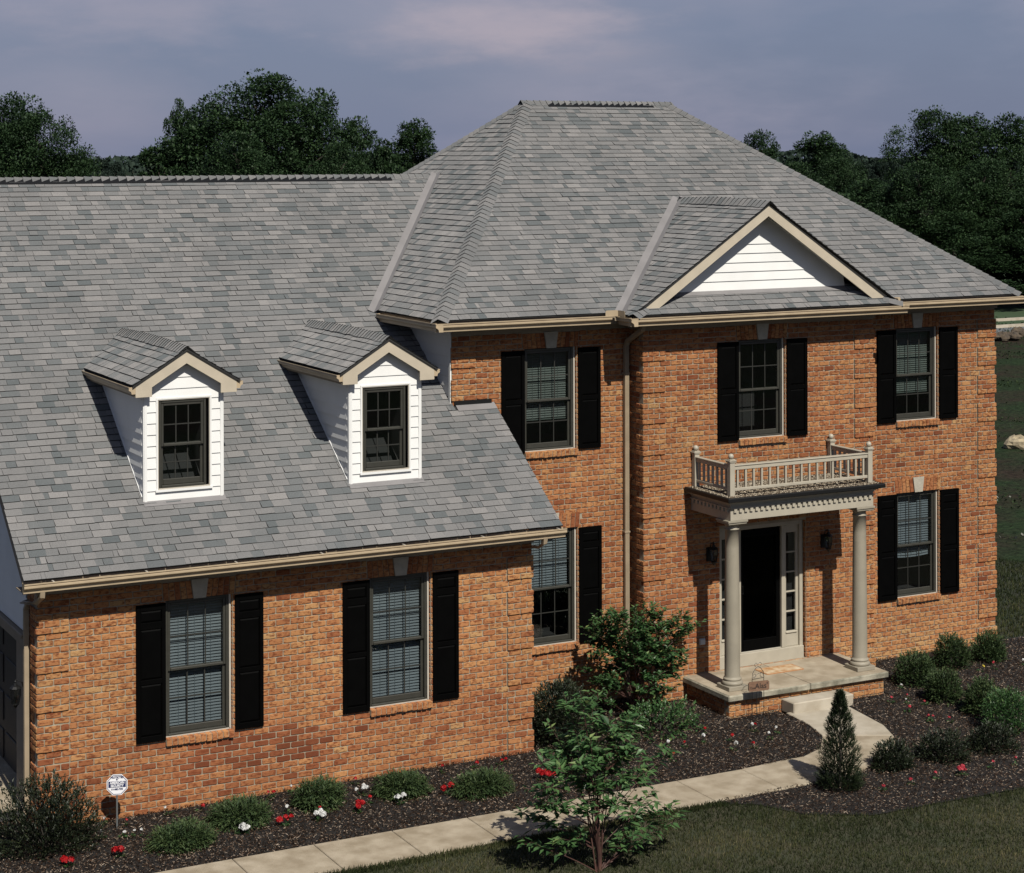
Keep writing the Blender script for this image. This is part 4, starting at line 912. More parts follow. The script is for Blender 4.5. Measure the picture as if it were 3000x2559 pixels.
m = MB(); m.box((DXL+.075, dy+.052, .74), (DXR-.075, dy+.056, z1-.20)); m.build('storm_glass', DGLASS, dro)
m = MB(); m.tube([(DXL+.035, dy+.03, 1.50), (DXL+.035, dy-.015, 1.50), (DXL+.035, dy-.015, 1.62), (DXL+.035, dy+.03, 1.62)], .007, n=6); m.build('door_handle', IRON, dro)
m = MB(); m.box((DXL, dy+.02, .553), (DXR, dy+.075, .562)); m.build('threshold', STRIP, dfo)
# all shingles: the 300 that show largest one by one, the others joined
TABS.sort(key=lambda t: -t[0]); rs = MB()
for i, (sz, t) in enumerate(TABS):
    if i < 300: m = MB(); tab_shape(m, *t); m.build('shingle', SHINGLE, t[-1])
    else: tab_shape(rs, *t)
rs.build('shingle_courses', SHINGLE, HOUSE, kind='stuff', label='courses of mottled grey asphalt shingles')
# ================================================================== GROUND
FIELD = None
def make_field():
    m, n, l, b = new_mat('field_soil_and_weeds'); b.inputs['Roughness'].default_value = .95; b.inputs['Specular IOR Level'].default_value = .1
    g = n.new('ShaderNodeNewGeometry')
    t = n.new('ShaderNodeTexNoise'); t.inputs['Scale'].default_value = .22; t.inputs['Detail'].default_value = 6; t.inputs['Roughness'].default_value = .65; l.new(g.outputs['Position'], t.inputs[0])
    r = n.new('ShaderNodeValToRGB'); e = r.color_ramp.elements; e[0].position = .38; e[0].color = (.022, .016, .011, 1); e[1].position = .56; e[1].color = (.013, .023, .009, 1)
    k = e.new(.46); k.color = (.018, .018, .010, 1); l.new(t.outputs['Fac'], r.inputs[0])
    t2 = n.new('ShaderNodeTexNoise'); t2.inputs['Scale'].default_value = 9; t2.inputs['Detail'].default_value = 6; l.new(g.outputs['Position'], t2.inputs[0])
    mr = n.new('ShaderNodeMapRange'); mr.inputs[1].default_value = .3; mr.inputs[2].default_value = .75; mr.inputs[3].default_value = .45; mr.inputs[4].default_value = 1.7; l.new(t2.outputs['Fac'], mr.inputs[0])
    s = n.new('ShaderNodeVectorMath'); s.operation = 'SCALE'; l.new(r.outputs[0], s.inputs[0]); l.new(mr.outputs[0], s.inputs['Scale']); l.new(s.outputs[0], b.inputs['Base Color'])
    bp = n.new('ShaderNodeBump'); bp.inputs['Strength'].default_value = .8; bp.inputs['Distance'].default_value = .08; l.new(t2.outputs['Fac'], bp.inputs['Height']); l.new(bp.outputs[0], b.inputs['Normal'])
    return m
m = MB(); m.face([(-900, -200, -.045), (1500, -200, -.045), (1500, 1800, -.045), (-900, 1800, -.045)]); structure('ground', m, make_field())
def sheet(poly, z): m = MB(); m.face([(x, y, z) for x, y in poly]); return m
MULCHB = mat('dark_mulch_soil', (.012, .009, .007), .95, col2=(.005, .004, .0035), scale=22, bump=1.0, bscale=60)
TURF = mat('lawn_soil', (.030, .036, .014), .95, col2=(.045, .040, .018), scale=3.0, bump=.8, bscale=80)
walk_far, walk_near = -1.66, -2.62
# edge between planting bed and lawn in front
EDGE = [(8.30, -2.66), (8.75, -2.95), (9.05, -3.55), (9.85, -4.0), (10.9, -4.02), (12.3, -4.08), (14.2, -3.9), (16.4, -3.3), (18.5, -2.2), (21.0, -.6)]
BED_BACK = [(-1.2, walk_far), (-1.2, 1.0), (.1, 1.0), (.1, .5), (7.3, .5), (7.3, 2.3), (10.65, 2.3), (10.65, .5), (11.5, .5), (11.5, .15), (11.46, -.35), (11.30, -.90), (10.90, -1.40), (10.45, -1.60), (10.1, walk_far)]
BED_RIGHT = [(8.30, -2.60), (10.6, -2.56), (11.28, -2.28), (11.92, -1.82), (12.22, -1.40), (12.42, -.92), (12.56, .02), (12.72, .5), (13.6, .5), (13.6, 2.3), (21, 2.3)] + EDGE[::-1]
structure('mulch_bed', sheet(BED_BACK, .0), MULCHB); structure('mulch_bed', sheet(BED_RIGHT, .0), MULCHB)
LAWN = [(-14, walk_near-.02), (8.30, walk_near-.02)]+EDGE[1:]+[(26, -2), (26, -22), (-14, -22)]
structure('lawn', sheet(LAWN, -.010), TURF)
SIDE_LAWN = [(17.6, 2.3), (21.5, 2.3), (22.6, 3.6), (22.9, 5.6), (22.3, 7.4), (20.8, 8.6), (19.0, 9.1), (17.6, 9.2)]
structure('lawn', sheet(SIDE_LAWN, -.015), mat('side_lawn_soil', (.016, .026, .009), .95, col2=(.022, .022, .011), scale=2.0, bump=.8, bscale=60))
dw = MB(); dw.face([(XGL+.28, 1.02, .02), (XGL+.28, 9, .02), (-7, 9, .02), (-7, 1.02, .02)]); ASPH = mat('asphalt', (.035, .034, .033), .9, var=.3, scale=3, bump=.5, bscale=120)
structure('driveway', dw, ASPH)
ap = MB(); ap.box((XGL-.25, 1.35, -.02), (XGL+.28, 7.0, .05)); structure('garage_apron', ap, CONC)
def inside(x, y, poly):
    c = False; j = len(poly)-1
    for i in range(len(poly)):
        xi, yi = poly[i]; xj, yj = poly[j]
        if (yi > y) != (yj > y) and x < (xj-xi)*(y-yi)/(yj-yi)+xi: c = not c
        j = i
    return c
# ------------------------------------------------------------------ concrete walk, slab by slab
WALKP = bpy.data.objects
wk = MB(); wk.face([(-6, walk_near+.01, .002), (10.5, walk_near+.05, .002), (10.5, walk_far-.05, .002), (-6, walk_far-.01, .002)]); WALK = structure('walk', wk, mat('walk_joint', (.10, .085, .06), .95))
def slab(poly, mt=CONC, z1=.022):
    cx_, cy_ = sum(p[0] for p in poly)/len(poly), sum(p[1] for p in poly)/len(poly); n = len(poly)
    ins = [(cx_+(x-cx_)*.985, cy_+(y-cy_)*.985) for x, y in poly]
    m = MB(); m.mesh([(x, y, -.05) for x, y in poly]+[(x, y, z1-.008) for x, y in poly]+[(x, y, z1) for x, y in ins], [(k, (k+1) % n, n+(k+1) % n, n+k) for k in range(n)]+[(n+k, n+(k+1) % n, 2*n+(k+1) % n, 2*n+k) for k in range(n)]+[tuple(range(2*n, 3*n))])
    m.build('walk_slab', mt, WALK)
xs = [4.07+1.058*k for k in range(-9, 6)]
for i in range(len(xs)-1):
    if xs[i] > 9.5: continue
    o = .005; far0, far1 = walk_far+.012*math.sin(xs[i]*.6), walk_far+.012*math.sin(xs[i+1]*.6)
    slab([(xs[i]+o, walk_near), (xs[i+1]-o, walk_near), (xs[i+1]-o, far1), (xs[i]+o, far0)])
x9 = xs[-1] if xs[-1] < 9.6 else max(v for v in xs if v < 9.6)
inner = [(10.19, walk_far+.06), (10.45, -1.60), (10.90, -1.40), (11.30, -.90), (11.46, -.35), (11.52, .30)]
outer = [(10.60, -2.57), (11.28, -2.28), (11.92, -1.82), (12.22, -1.40), (12.42, -.92), (12.58, .20), (12.60, .30)]
slab([(x9+.005, walk_near), outer[0], inner[1], inner[0], (x9+.005, walk_far)])
slab([(10.61, -2.565), outer[1], outer[2], (12.215, -1.41), (11.305, -.91), inner[2], (10.46, -1.60)])
slab([(11.31, -.895), (12.222, -1.39), outer[4], outer[5], outer[6], inner[5], inner[4]], CONCW)
st = MB(); st.bbox((11.59, .20, -.02), (12.72, PY0+.065, .175), .014); sto = structure('porch_step', st, CONCW)
# ------------------------------------------------------------------ mulch chips and grass
CHIP = mat_tone('bark_chips', [(0, (.004, .0028, .002)), (.6, (.024, .0125, .0065)), (.85, (.085, .046, .026)), (1.0, (.40, .32, .245))], rough=.8, spec=.08)
GRASSM = mat_tone('grass_blades', [(0, (.015, .023, .007)), (.45, (.044, .054, .019)), (.75, (.090, .088, .038)), (1, (.17, .145, .075))], rough=.8, spec=.15, trans=.25)
ch = MB(); Rc = random.Random(3)
def chips(poly, n, bb):
    k = 0
    while k < n:
        x, y = Rc.uniform(bb[0], bb[1]), Rc.uniform(bb[2], bb[3])
        if not inside(x, y, poly): continue
        k += 1
        L, w = Rc.uniform(.012, .048)*.5, Rc.uniform(.004, .011)*.5; a = Rc.uniform(0, 6.28); ti = Rc.uniform(-.5, .5); ro = Rc.uniform(-.5, .5)
        U = Vector((math.cos(a)*math.cos(ti), math.sin(a)*math.cos(ti), math.sin(ti))); V = Vector((-math.sin(a), math.cos(a), ro)).normalized()
        c = Vector((x, y, .012+Rc.uniform(0, .022))); t = Rc.random()**1.5*.9 if Rc.random() < .85 else Rc.uniform(.86, 1)
        U, V = U*L, V*w; h = Vector((0, 0, .005))
        ch.mesh([c-U-V, c+U-V*.6, c+U*.9+V, c-U*.8+V*.8, c+h], [(0, 1, 4), (1, 2, 4), (2, 3, 4), (3, 0, 4)], t)
chips(BED_BACK, 62000, (-.9, 11.6, -1.66, 2.2)); chips(BED_RIGHT, 58000, (8.3, 18, -4.1, 2.2))
ch.build('mulch', CHIP, kind='stuff', label='dark shredded bark mulch covering the planting beds')
gb = MB(); Rg = random.Random(4)
def blades(poly, n, bb, hmin=.03, hmax=.065, wd=.0035):
    for _ in range(n):
        x, y = Rg.uniform(bb[0], bb[1]), Rg.uniform(bb[2], bb[3])
        if not inside(x, y, poly): continue
        h = Rg.uniform(hmin, hmax); a = Rg.uniform(0, 6.28); ln = Rg.uniform(.01, .035)
        d = Vector((math.cos(a), math.sin(a), 0)); s = Vector((-d.y, d.x, 0))*wd*Rg.uniform(.7, 1.5); p = Vector((x, y, -.012))
        t = .38+.30*math.sin(x*1.7+1.3*math.sin(y*1.1))*math.sin(y*2.3+x*.6)+Rg.gauss(0, .2)
        gb.mesh([p-s, p+s, p+d*ln*.35+Vector((0, 0, h*.6))+s*.7, p+d*ln+Vector((0, 0, h))], [(0, 1, 2), (0, 2, 3)], min(1, max(0, t)))
blades(LAWN, 110000, (2.6, 15.5, -7.6, -2.6))
blades(LAWN, 4500, (2.6, 8.4, -2.78, -2.60), .05, .09); blades(LAWN, 3500, (8.3, 14, -4.3, -2.7), .05, .08)
blades(SIDE_LAWN, 26000, (17.6, 23, 2.3, 9.3), .04, .08, .007)
gb.build('lawn_grass', GRASSM, kind='stuff', label='short dry green lawn grass in front of the walk')
# ------------------------------------------------------------------ the open field on the right: weeds, track of soil, street, boulders
WEED = mat_tone('weeds', [(0, (.008, .016, .005)), (.5, (.018, .034, .011)), (.93, (.036, .056, .019)), (.97, (.22, .22, .19)), (1, (.35, .35, .31))], rough=.8, trans=.2)
wd_ = MB(); Rw = random.Random(9)
for _ in range(60000):
    r_ = 24+60*Rw.random()**.8; a_ = YAW+Rw.uniform(.10, .62); p = Vector((CAM.x+math.sin(a_)*r_*1.25, CAM.y+math.cos(a_)*r_*1.25, 0))
    if p.y < 1.5 or p.x < 17.5: continue
    dd = (p-CAM).length
    v = math.sin(p.x*.33+1.0)*math.sin(p.y*.41)+.6*math.sin(p.x*1.1+p.y*.7)
    if v < .15 and Rw.random() < .93: continue
    if p.x < 18 or (p.x < 24 and p.y < 9 and Rw.random() < .6): continue
    h = Rw.uniform(.02, .09); a = Rw.uniform(0, 6.28); w = Rw.uniform(.015, .035)*(.6+dd/90)
    d = Vector((math.cos(a), math.sin(a), 0))*w; o = Vector((Rw.uniform(-.1, .1), Rw.uniform(-.1, .1), h))
    t = Rw.random()*.92 if Rw.random() < .975 else Rw.uniform(.96, 1)
    b_ = Vector((p.x, p.y, -.045)); wd_.mesh([b_, b_+o*.5-d, b_+o, b_+o*.5+d], [(0, 1, 2, 3)], t)
wd_.build('field_weeds', WEED, kind='stuff', label='patchy low weeds growing over bare soil beyond the house')
# street with two pale kerbs and mown verge, far behind
kd = (onZ(K3(1440, 272)) - onZ(K3(1180, 287))); kd = Vector((kd.x, kd.y, 0)).normalized(); kn = Vector((-kd.y, kd.x, 0))
if kn.y < 0: kn = -kn
def band(q, w0, w1, z, name, mt):
    c = onZ(q); A, B = c-kd*60, c+kd*140; m = MB()
    m.face([(A+kn*w0)[:2]+(z,), (B+kn*w0)[:2]+(z,), (B+kn*w1)[:2]+(z,), (A+kn*w1)[:2]+(z,)]) if False else m.face([Vector((*(A+kn*w0)[:2], z)), Vector((*(B+kn*w0)[:2], z)), Vector((*(B+kn*w1)[:2], z)), Vector((*(A+kn*w1)[:2], z))])
    return structure(name, m, mt)
def kerb(q, w, h):
    c = onZ(q); A, B = c-kd*60, c+kd*140; m = MB(); n_ = kn*w; up = Vector((0, 0, h)); dn = Vector((0, 0, -.05))
    m.mesh([A+dn, B+dn, B+n_+dn, A+n_+dn, A+up, B+up, B+n_+up, A+n_+up], [(0, 1, 5, 4), (4, 5, 6, 7), (2, 3, 7, 6), (3, 0, 4, 7), (1, 2, 6, 5)]); return structure('kerb', m, CONCW)
VERGE = mat('mown_verge', (.022, .052, .014), .9, col2=(.032, .06, .018), scale=1.2, bump=.8, bscale=12)
q0 = K3(1300, 348)
band(K3(1300, 432), 0, 6.2, -.030, 'street', mat('street_asphalt', (.13, .14, .145), .9, var=.12, scale=.6))
kerb(q0, .25, .10); kerb(K3(1300, 288), .3, .10)
band(q0, .46, 60, -.018, 'lawn', VERGE)
def rock(name, loc, sx, sy, sz, seed, mt, label, cat, group=None):
    R = random.Random(seed); m = MB(); n, k = 12, 7; vs = []
    for i in range(k):
        ph = math.pi*(i+.5)/k
        for j in range(n):
            th = 2*math.pi*j/n; r = 1+.16*math.sin(2*th+seed)+.12*math.sin(3*ph+th*2+seed)+R.uniform(-.07, .07)
            vs.append((sx*r*math.sin(ph)*math.cos(th), sy*r*math.sin(ph)*math.sin(th), sz*(.85+r*math.cos(ph))))
    m.mesh(vs, [(i*n+j, i*n+(j+1) % n, (i+1)*n+(j+1) % n, (i+1)*n+j) for i in range(k-1) for j in range(n)]+[tuple(range(n)), tuple(range((k-1)*n, k*n))])
    o = m.build(name, mt, smooth=False, loc=loc); tag(o, label, cat, group); return o
ROCK = mat('tan_boulder', (.40, .33, .21), .9, col2=(.20, .165, .11), scale=6, bump=.8, bscale=20, coord='obj')
ROCKB = mat('brown_rubble', (.11, .08, .05), .95, col2=(.045, .035, .025), scale=5, bump=.8, bscale=15, coord='obj')
p = onZ(K3(1385, 1478)); rock('boulder', (p.x, p.y, -.10), .36, .30, .22, 3, ROCK, 'tan boulder lying alone on the dark bare soil', 'boulder')
for i in range(16):
    a = i/16; q = K3(1195+235*a+rnd(-8, 8), 470-12*a+rnd(-22, 10)); p = onZ(q); s = rnd(.18, .38)
    rock('rubble_stone', (p.x, p.y, rnd(-.1, .15)), s, s*rnd(.6, 1), s*rnd(.35, .75), i+20, ROCKB, 'brown earthy stone in the rubble heap beside the street', 'stone', 'stones of the rubble heap by the street')
# ================================================================== PLANTS
LEAF = mat_tone('shrub_leaf', [(0, (.015, .042, .015)), (.45, (.046, .110, .035)), (.8, (.085, .175, .055)), (1, (.19, .26, .085))], rough=.42, spec=.4, trans=.30)
YOUNG = mat_tone('young_tree_leaf', [(0, (.024, .062, .024)), (.45, (.066, .145, .048)), (.8, (.12, .22, .078)), (1, (.24, .31, .11))], rough=.38, spec=.45, trans=.32)
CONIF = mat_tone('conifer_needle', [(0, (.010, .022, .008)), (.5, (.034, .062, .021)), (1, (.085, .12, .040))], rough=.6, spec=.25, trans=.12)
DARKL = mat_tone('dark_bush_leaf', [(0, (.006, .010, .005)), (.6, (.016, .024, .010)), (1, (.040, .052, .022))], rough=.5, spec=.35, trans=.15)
STEM = mat('red_brown_stem', (.085, .035, .025), .7, var=.4, scale=10)
BARK = mat('bark', (.055, .045, .036), .95, var=.4, scale=6, bump=.7, bscale=18)
RED = mat_tone('red_petal', [(0, (.22, .004, .006)), (1, (.52, .018, .022))], rough=.5, trans=.2)
PINK = mat_tone('coral_petal', [(0, (.36, .03, .05)), (1, (.58, .07, .09))], rough=.5, trans=.2)
WHITEP = mat_tone('white_petal', [(0, (.55, .55, .53)), (1, (.82, .82, .80))], rough=.5, trans=.2)
YELP = mat_tone('yellow_petal', [(0, (.55, .42, .05)), (1, (.75, .62, .10))], rough=.5, trans=.2)
def leaf(mb, p, d, up, L, w, tone):
    """a folded pointed leaf from p along d"""
    s = d.cross(up)
    if s.length < 1e-4: s = Vector((1, 0, 0))
    s = s.normalized()*w*.5; n = s.cross(d).normalized()
    m1 = p+d*(L*.42)-n*(w*.10); tip = p+d*L-n*(L*.06)
    mb.mesh([p, p+d*(L*.38)+s+n*(w*.12), tip, p+d*(L*.38)-s+n*(w*.12), m1], [(0, 1, 4), (1, 2, 4), (0, 4, 3), (4, 2, 3)], tone)
def rdir(R, z0=-1, z1=1):
    z = R.uniform(z0, z1); a = R.uniform(0, 6.283); r = math.sqrt(max(0, 1-z*z)); return Vector((r*math.cos(a), r*math.sin(a), z))
def leafy(name, base, tips, label, cat, mt, L=(.05, .08), n_leaf=26, stem_r=.012, seed=1, droop=.2, wid=.5, start=.35, spread=.13, whorl=False, side=5, group=None):
    """a shrub of many stems: from the base to every tip, side twigs, leaves along their outer part"""
    R = random.Random(seed); root = empty(name, base); tag(root, label, cat, group)
    st, lf = MB(), MB()
    order = sorted((Vector(t)-Vector(base) for t in tips), key=lambda v: -v.z); mains = []
    for ti, tip in enumerate(order):
        main = ti < max(7, len(order)//5); r_ = stem_r
        if main:                                            # upright stems from the ground
            r0 = Vector((tip.x*.10+R.uniform(-.06, .06), tip.y*.10+R.uniform(-.06, .06), 0)); c = Vector((r0.x+(tip.x-r0.x)*.25, r0.y+(tip.y-r0.y)*.25, tip.z*.60))
        else:                                               # side branches leave the nearest stem below their tip
            m_ = min(mains, key=lambda s_: min((p_-tip).length for p_ in s_ if p_.z < tip.z*.9+.02)+R.uniform(0, .25)); cand = [p_ for p_ in m_ if p_.z < tip.z*.85+.02]
            r0 = min(cand, key=lambda p_: abs(p_.z-max(.02, tip.z-.55*((p_-tip).xy.length)))); c = r0+(tip-r0)*.5+Vector((0, 0, .10*(tip-r0).length)); r_ = stem_r*.55
        pts = [r0*(1-t)**2+c*2*t*(1-t)+tip*t*t for t in [k/7 for k in range(8)]]
        if main: mains.append(pts)
        st.tube(pts, r_*R.uniform(.7, 1.2), .0025, n=5)
        twigs = [(pts, start)]
        for _ in range(side):
            t = R.uniform(start, .97); i = int(t*7); a = pts[i]; dr = (rdir(R, -.15, .8)*R.uniform(.6, 1.0)+(tip-r0).normalized()*.5).normalized(); ln = R.uniform(.8, 2.0)*spread*(1.25-t*.5)
            tw = [a, a+dr*ln*.5+Vector((0, 0, .02)), a+dr*ln]; st.tube(tw, .0035, .0015, n=4, cap=False); twigs.append((tw, .15))
        for tw, s0 in twigs:
            n = max(3, int(n_leaf*((2.4 if main else 1) if tw is pts else (.8 if main else .42))))
            for k in range(n):
                t = s0+(1-s0)*(k+R.random()*.6)/n; f = min(.999, t)*(len(tw)-1); i = int(f); p = tw[i]+(tw[i+1]-tw[i])*(f-i); ax = (tw[i+1]-tw[i]).normalized()
                d = (rdir(R, -.2, .45)+ax*.55).normalized(); d.z -= droop*R.uniform(.4, 1.6); d.normalize()
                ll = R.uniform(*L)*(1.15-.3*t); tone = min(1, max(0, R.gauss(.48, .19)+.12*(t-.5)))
                leaf(lf, p+d*.008, d, Vector((R.uniform(-.4, .4), R.uniform(-.4, .4), 1)), ll, ll*wid*R.uniform(.8, 1.15), tone)
    st.build('stems', STEM, root); lf.build('foliage', mt, root)
    return root
# the young multi-stemmed tree on the lawn edge and its branch ends (photograph pixels, at its own distance)
Rt = random.Random(21); yb_ = (5.74, -4.02, -.02); tips = []
for x, y in [(330, 865), (250, 880), (420, 880), (390, 950), (480, 985), (170, 1020), (230, 1050), (600, 1030), (560, 1010), (520, 1080), (380, 1100), (300, 1110), (150, 1180), (110, 1230), (200, 1190), (430, 1180), (560, 1180), (620, 1160), (680, 1190), (790, 1165), (740, 1200), (480, 1250), (330, 1230), (250, 1280), (60, 1350), (130, 1340), (30, 1470), (80, 1440), (170, 1420), (560, 1290), (640, 1300), (700, 1350), (700, 1410), (640, 1420), (800, 1430), (845, 1490), (780, 1540), (690, 1590), (610, 1520), (520, 1440), (420, 1420), (340, 1450), (250, 1480), (150, 1530), (40, 1620), (110, 1600), (230, 1600), (310, 1590), (420, 1560), (560, 1620), (590, 1680), (480, 1690), (380, 1680), (260, 1690), (150, 1680), (350, 1340), (440, 1330)]:
    tips.append(onY(ZC(x, y), -3.98+Rt.uniform(-.50, .45)))
tips = [t for k_, t in enumerate(tips) if t.z > .7 or (t.z > .15 and k_ % 3)]
leafy('young_tree', yb_, tips, 'young multi-stemmed leafy tree standing between the walk and the lawn', 'tree', YOUNG, L=(.10, .155), n_leaf=13, stem_r=.013, seed=5, droop=.35, wid=.46, start=.50, spread=.14, side=6)
# round-leaved shrub by the downspout
tips = []
for x, y in [(650, 425), (690, 440), (600, 450), (540, 470), (490, 460), (430, 480), (400, 500), (390, 540), (370, 580), (450, 540), (520, 530), (600, 520), (680, 500), (740, 470), (780, 540), (820, 500), (860, 530), (910, 550), (880, 560), (840, 600), (800, 640), (830, 690), (850, 740), (790, 720), (740, 600), (700, 560), (640, 590), (560, 600), (480, 610), (410, 630), (370, 640), (390, 700), (350, 780), (420, 740), (470, 690), (540, 670), (620, 660), (690, 650), (750, 680), (760, 760), (700, 740), (640, 730), (580, 740), (500, 760), (420, 810), (360, 830), (730, 820), (800, 800), (660, 810), (450, 850), (400, 900), (640, 880), (700, 880), (780, 870), (560, 650), (480, 560), (620, 560)]:
    tips.append(onY(ZC(x, y), 1.20+Rt.uniform(-.55, .35)))
leafy('leafy_shrub', (9.40, 1.12, 0), [t for t in tips if t.z > .12], 'tall green round-leaved shrub growing against the wall by the bay downspout', 'shrub', LEAF, L=(.055, .09), n_leaf=22, stem_r=.012, seed=8, droop=.12, wid=.68, start=.45, spread=.16, side=9)
def mound(name, loc, rx, ry, h, label, cat, mt, n, L, seed, wid=.35, group=None, pts_up=.35, stemn=10, ragged=.16, shape=1.0):
    """a low clipped or natural shrub: sprigs spread through a half-ellipsoid, every sprig a short twig of small leaves"""
    R = random.Random(seed); root = empty(name, loc); tag(root, label, cat, group); st, lf = MB(), MB()
    lob = [(rdir(R, .0, .9), R.uniform(.75, 1.12)) for _ in range(9)]
    for _ in range(stemn):
        d = rdir(R, .15, .95); st.tube([(0, 0, -.02), (d.x*rx*.4, d.y*ry*.4, h*.35*d.z+.05), (d.x*rx*.82, d.y*ry*.82, max(.03, h*.85*d.z))], .009, .003, n=4)
    for _ in range(n):
        d = rdir(R, -.05, 1.0); k = 1+ragged*max((d.dot(a)-.55)*b for a, b in lob)*2-ragged*.4
        r = (R.random()**.33)*k*(1+R.gauss(0, .05)); p = Vector((d.x*rx*r, d.y*ry*r, max(.01, d.z**shape*h*r if d.z > 0 else .02)))
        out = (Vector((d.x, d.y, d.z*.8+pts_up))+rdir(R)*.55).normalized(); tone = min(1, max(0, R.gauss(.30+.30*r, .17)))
        ll = R.uniform(*L)
        for q in range(5):
            dd = (out+rdir(R)*.75).normalized(); leaf(lf, p+out*(q*ll*.35), dd, Vector((0, 0, 1)), ll*R.uniform(.7, 1.1), ll*wid, tone)
    st.build('stems', BARK, root); lf.build('foliage', mt, root); return root
SPR = 'dwarf spruces along the garage wall'
for i, (q, zz, rx, h, lab) in enumerate([(ZA(905, 1650), 0, .40, .30, 'low yellowish spruce cushion beside the red flowers, next after the security sign'), (ZA(1195, 1540), 0, .42, .32, 'low green spruce below the first garage window between white and red flowers'),
        (ZB(320, 1455), 0, .37, .38, 'rounded dwarf spruce against the garage wall between the two garage windows'), (ZB(735, 1395), 0, .37, .34, 'wide dwarf spruce under the second garage window above a white flower'), (ZB(1130, 1392), 0, .40, .34, 'dwarf spruce at the end of the row beside the garage wall corner')]):
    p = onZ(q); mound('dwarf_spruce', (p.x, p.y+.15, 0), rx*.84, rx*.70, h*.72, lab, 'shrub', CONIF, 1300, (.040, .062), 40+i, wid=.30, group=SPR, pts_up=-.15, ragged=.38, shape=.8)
BOX = 'small evergreen shrubs in the bed right of the porch'
for i, (q, rx, h, lab) in enumerate([(ZD(830, 850), .44, .55, 'bushy evergreen shrub nearest the porch corner in front of the right-hand wall'), (ZD(1010, 765), .40, .56, 'evergreen shrub below the right-hand window sill, second along the wall'), (ZD(1190, 735), .38, .50, 'evergreen shrub at the far brick corner of the house'),
        (ZD(965, 935), .36, .52, 'evergreen shrub in the bed in front of the wall row, by pink flowers'), (ZD(1150, 990), .40, .54, 'evergreen shrub between the far wall row and the big rounded shrub'), (ZD(1285, 1075), .48, .70, 'big rounded evergreen shrub out in the bed, farthest from the wall')]):
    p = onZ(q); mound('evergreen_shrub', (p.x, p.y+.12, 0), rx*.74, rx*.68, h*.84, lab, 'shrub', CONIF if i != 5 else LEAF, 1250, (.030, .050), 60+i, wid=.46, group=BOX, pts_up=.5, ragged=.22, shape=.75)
for i, (q, rx, h, lab) in enumerate([(ZD(715, 1262), .33, .34, 'dark low barberry at the outer edge of the curved walk'), (ZD(960, 1215), .40, .36, 'dark low barberry in the mulch, middle one of three'), (ZD(1205, 1170), .40, .36, 'dark low barberry in the mulch below the big rounded shrub')]):
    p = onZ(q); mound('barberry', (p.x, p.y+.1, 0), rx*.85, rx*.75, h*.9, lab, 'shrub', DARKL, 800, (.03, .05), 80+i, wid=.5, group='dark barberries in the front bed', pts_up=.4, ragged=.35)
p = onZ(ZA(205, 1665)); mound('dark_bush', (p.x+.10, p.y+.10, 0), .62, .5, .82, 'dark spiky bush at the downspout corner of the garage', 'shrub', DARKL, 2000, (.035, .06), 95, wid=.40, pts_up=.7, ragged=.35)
p = onZ(ZC(175, 1175)); mound('dark_evergreen', (7.72, .62, 0), .40, .55, .85, 'dark evergreen bush tucked behind the garage wall corner', 'shrub', DARKL, 2600, (.03, .05), 96, wid=.5, pts_up=.3, ragged=.2, shape=.55)
mound('low_green_bush', (9.35, .45, 0), .62, .45, .42, 'low dark green bush at the foot of the round-leaved shrub', 'shrub', LEAF, 420, (.04, .06), 97, wid=.6, pts_up=.2, ragged=.3)
# conical yew beside the walk
def cone_yew(loc, r, h, label):
    R = random.Random(31); root = empty('conical_yew', loc); tag(root, label, 'shrub'); lf, st = MB(), MB(); st.tube([(0, 0, -.02), (.01, 0, h*.5), (0, .01, h*.97)], .022, .004, n=6)
    for _ in range(2600):
        t = R.random()**1.55; z = .03+t*(h-.07); rr = r*(1-t)**.70*(1+.13*math.sin(z*17)+.09*math.sin(z*41+1)+R.gauss(0, .06))*(.80+.20*min(1, t/.18)); a = R.uniform(0, 6.283); k = R.random()**.30
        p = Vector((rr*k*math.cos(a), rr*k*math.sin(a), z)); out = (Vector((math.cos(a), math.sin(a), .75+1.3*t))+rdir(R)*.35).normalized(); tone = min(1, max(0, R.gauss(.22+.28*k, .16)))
        for q in range(6): dd = (out+rdir(R)*.6).normalized(); leaf(lf, p+out*(q*.011), dd, Vector((0, 0, 1)), R.uniform(.03, .052), .011, tone)
    st.build('trunk', BARK, root); lf.build('foliage', DARKC, root)
DARKC = mat_tone('yew_needle', [(0, (.006, .013, .005)), (.5, (.020, .034, .013)), (1, (.060, .078, .032))], rough=.55, spec=.3, trans=.1)
cone_yew((10.12, -2.90, 0), .305, 1.30, 'narrow conical dark yew standing beside the bend of the walk')
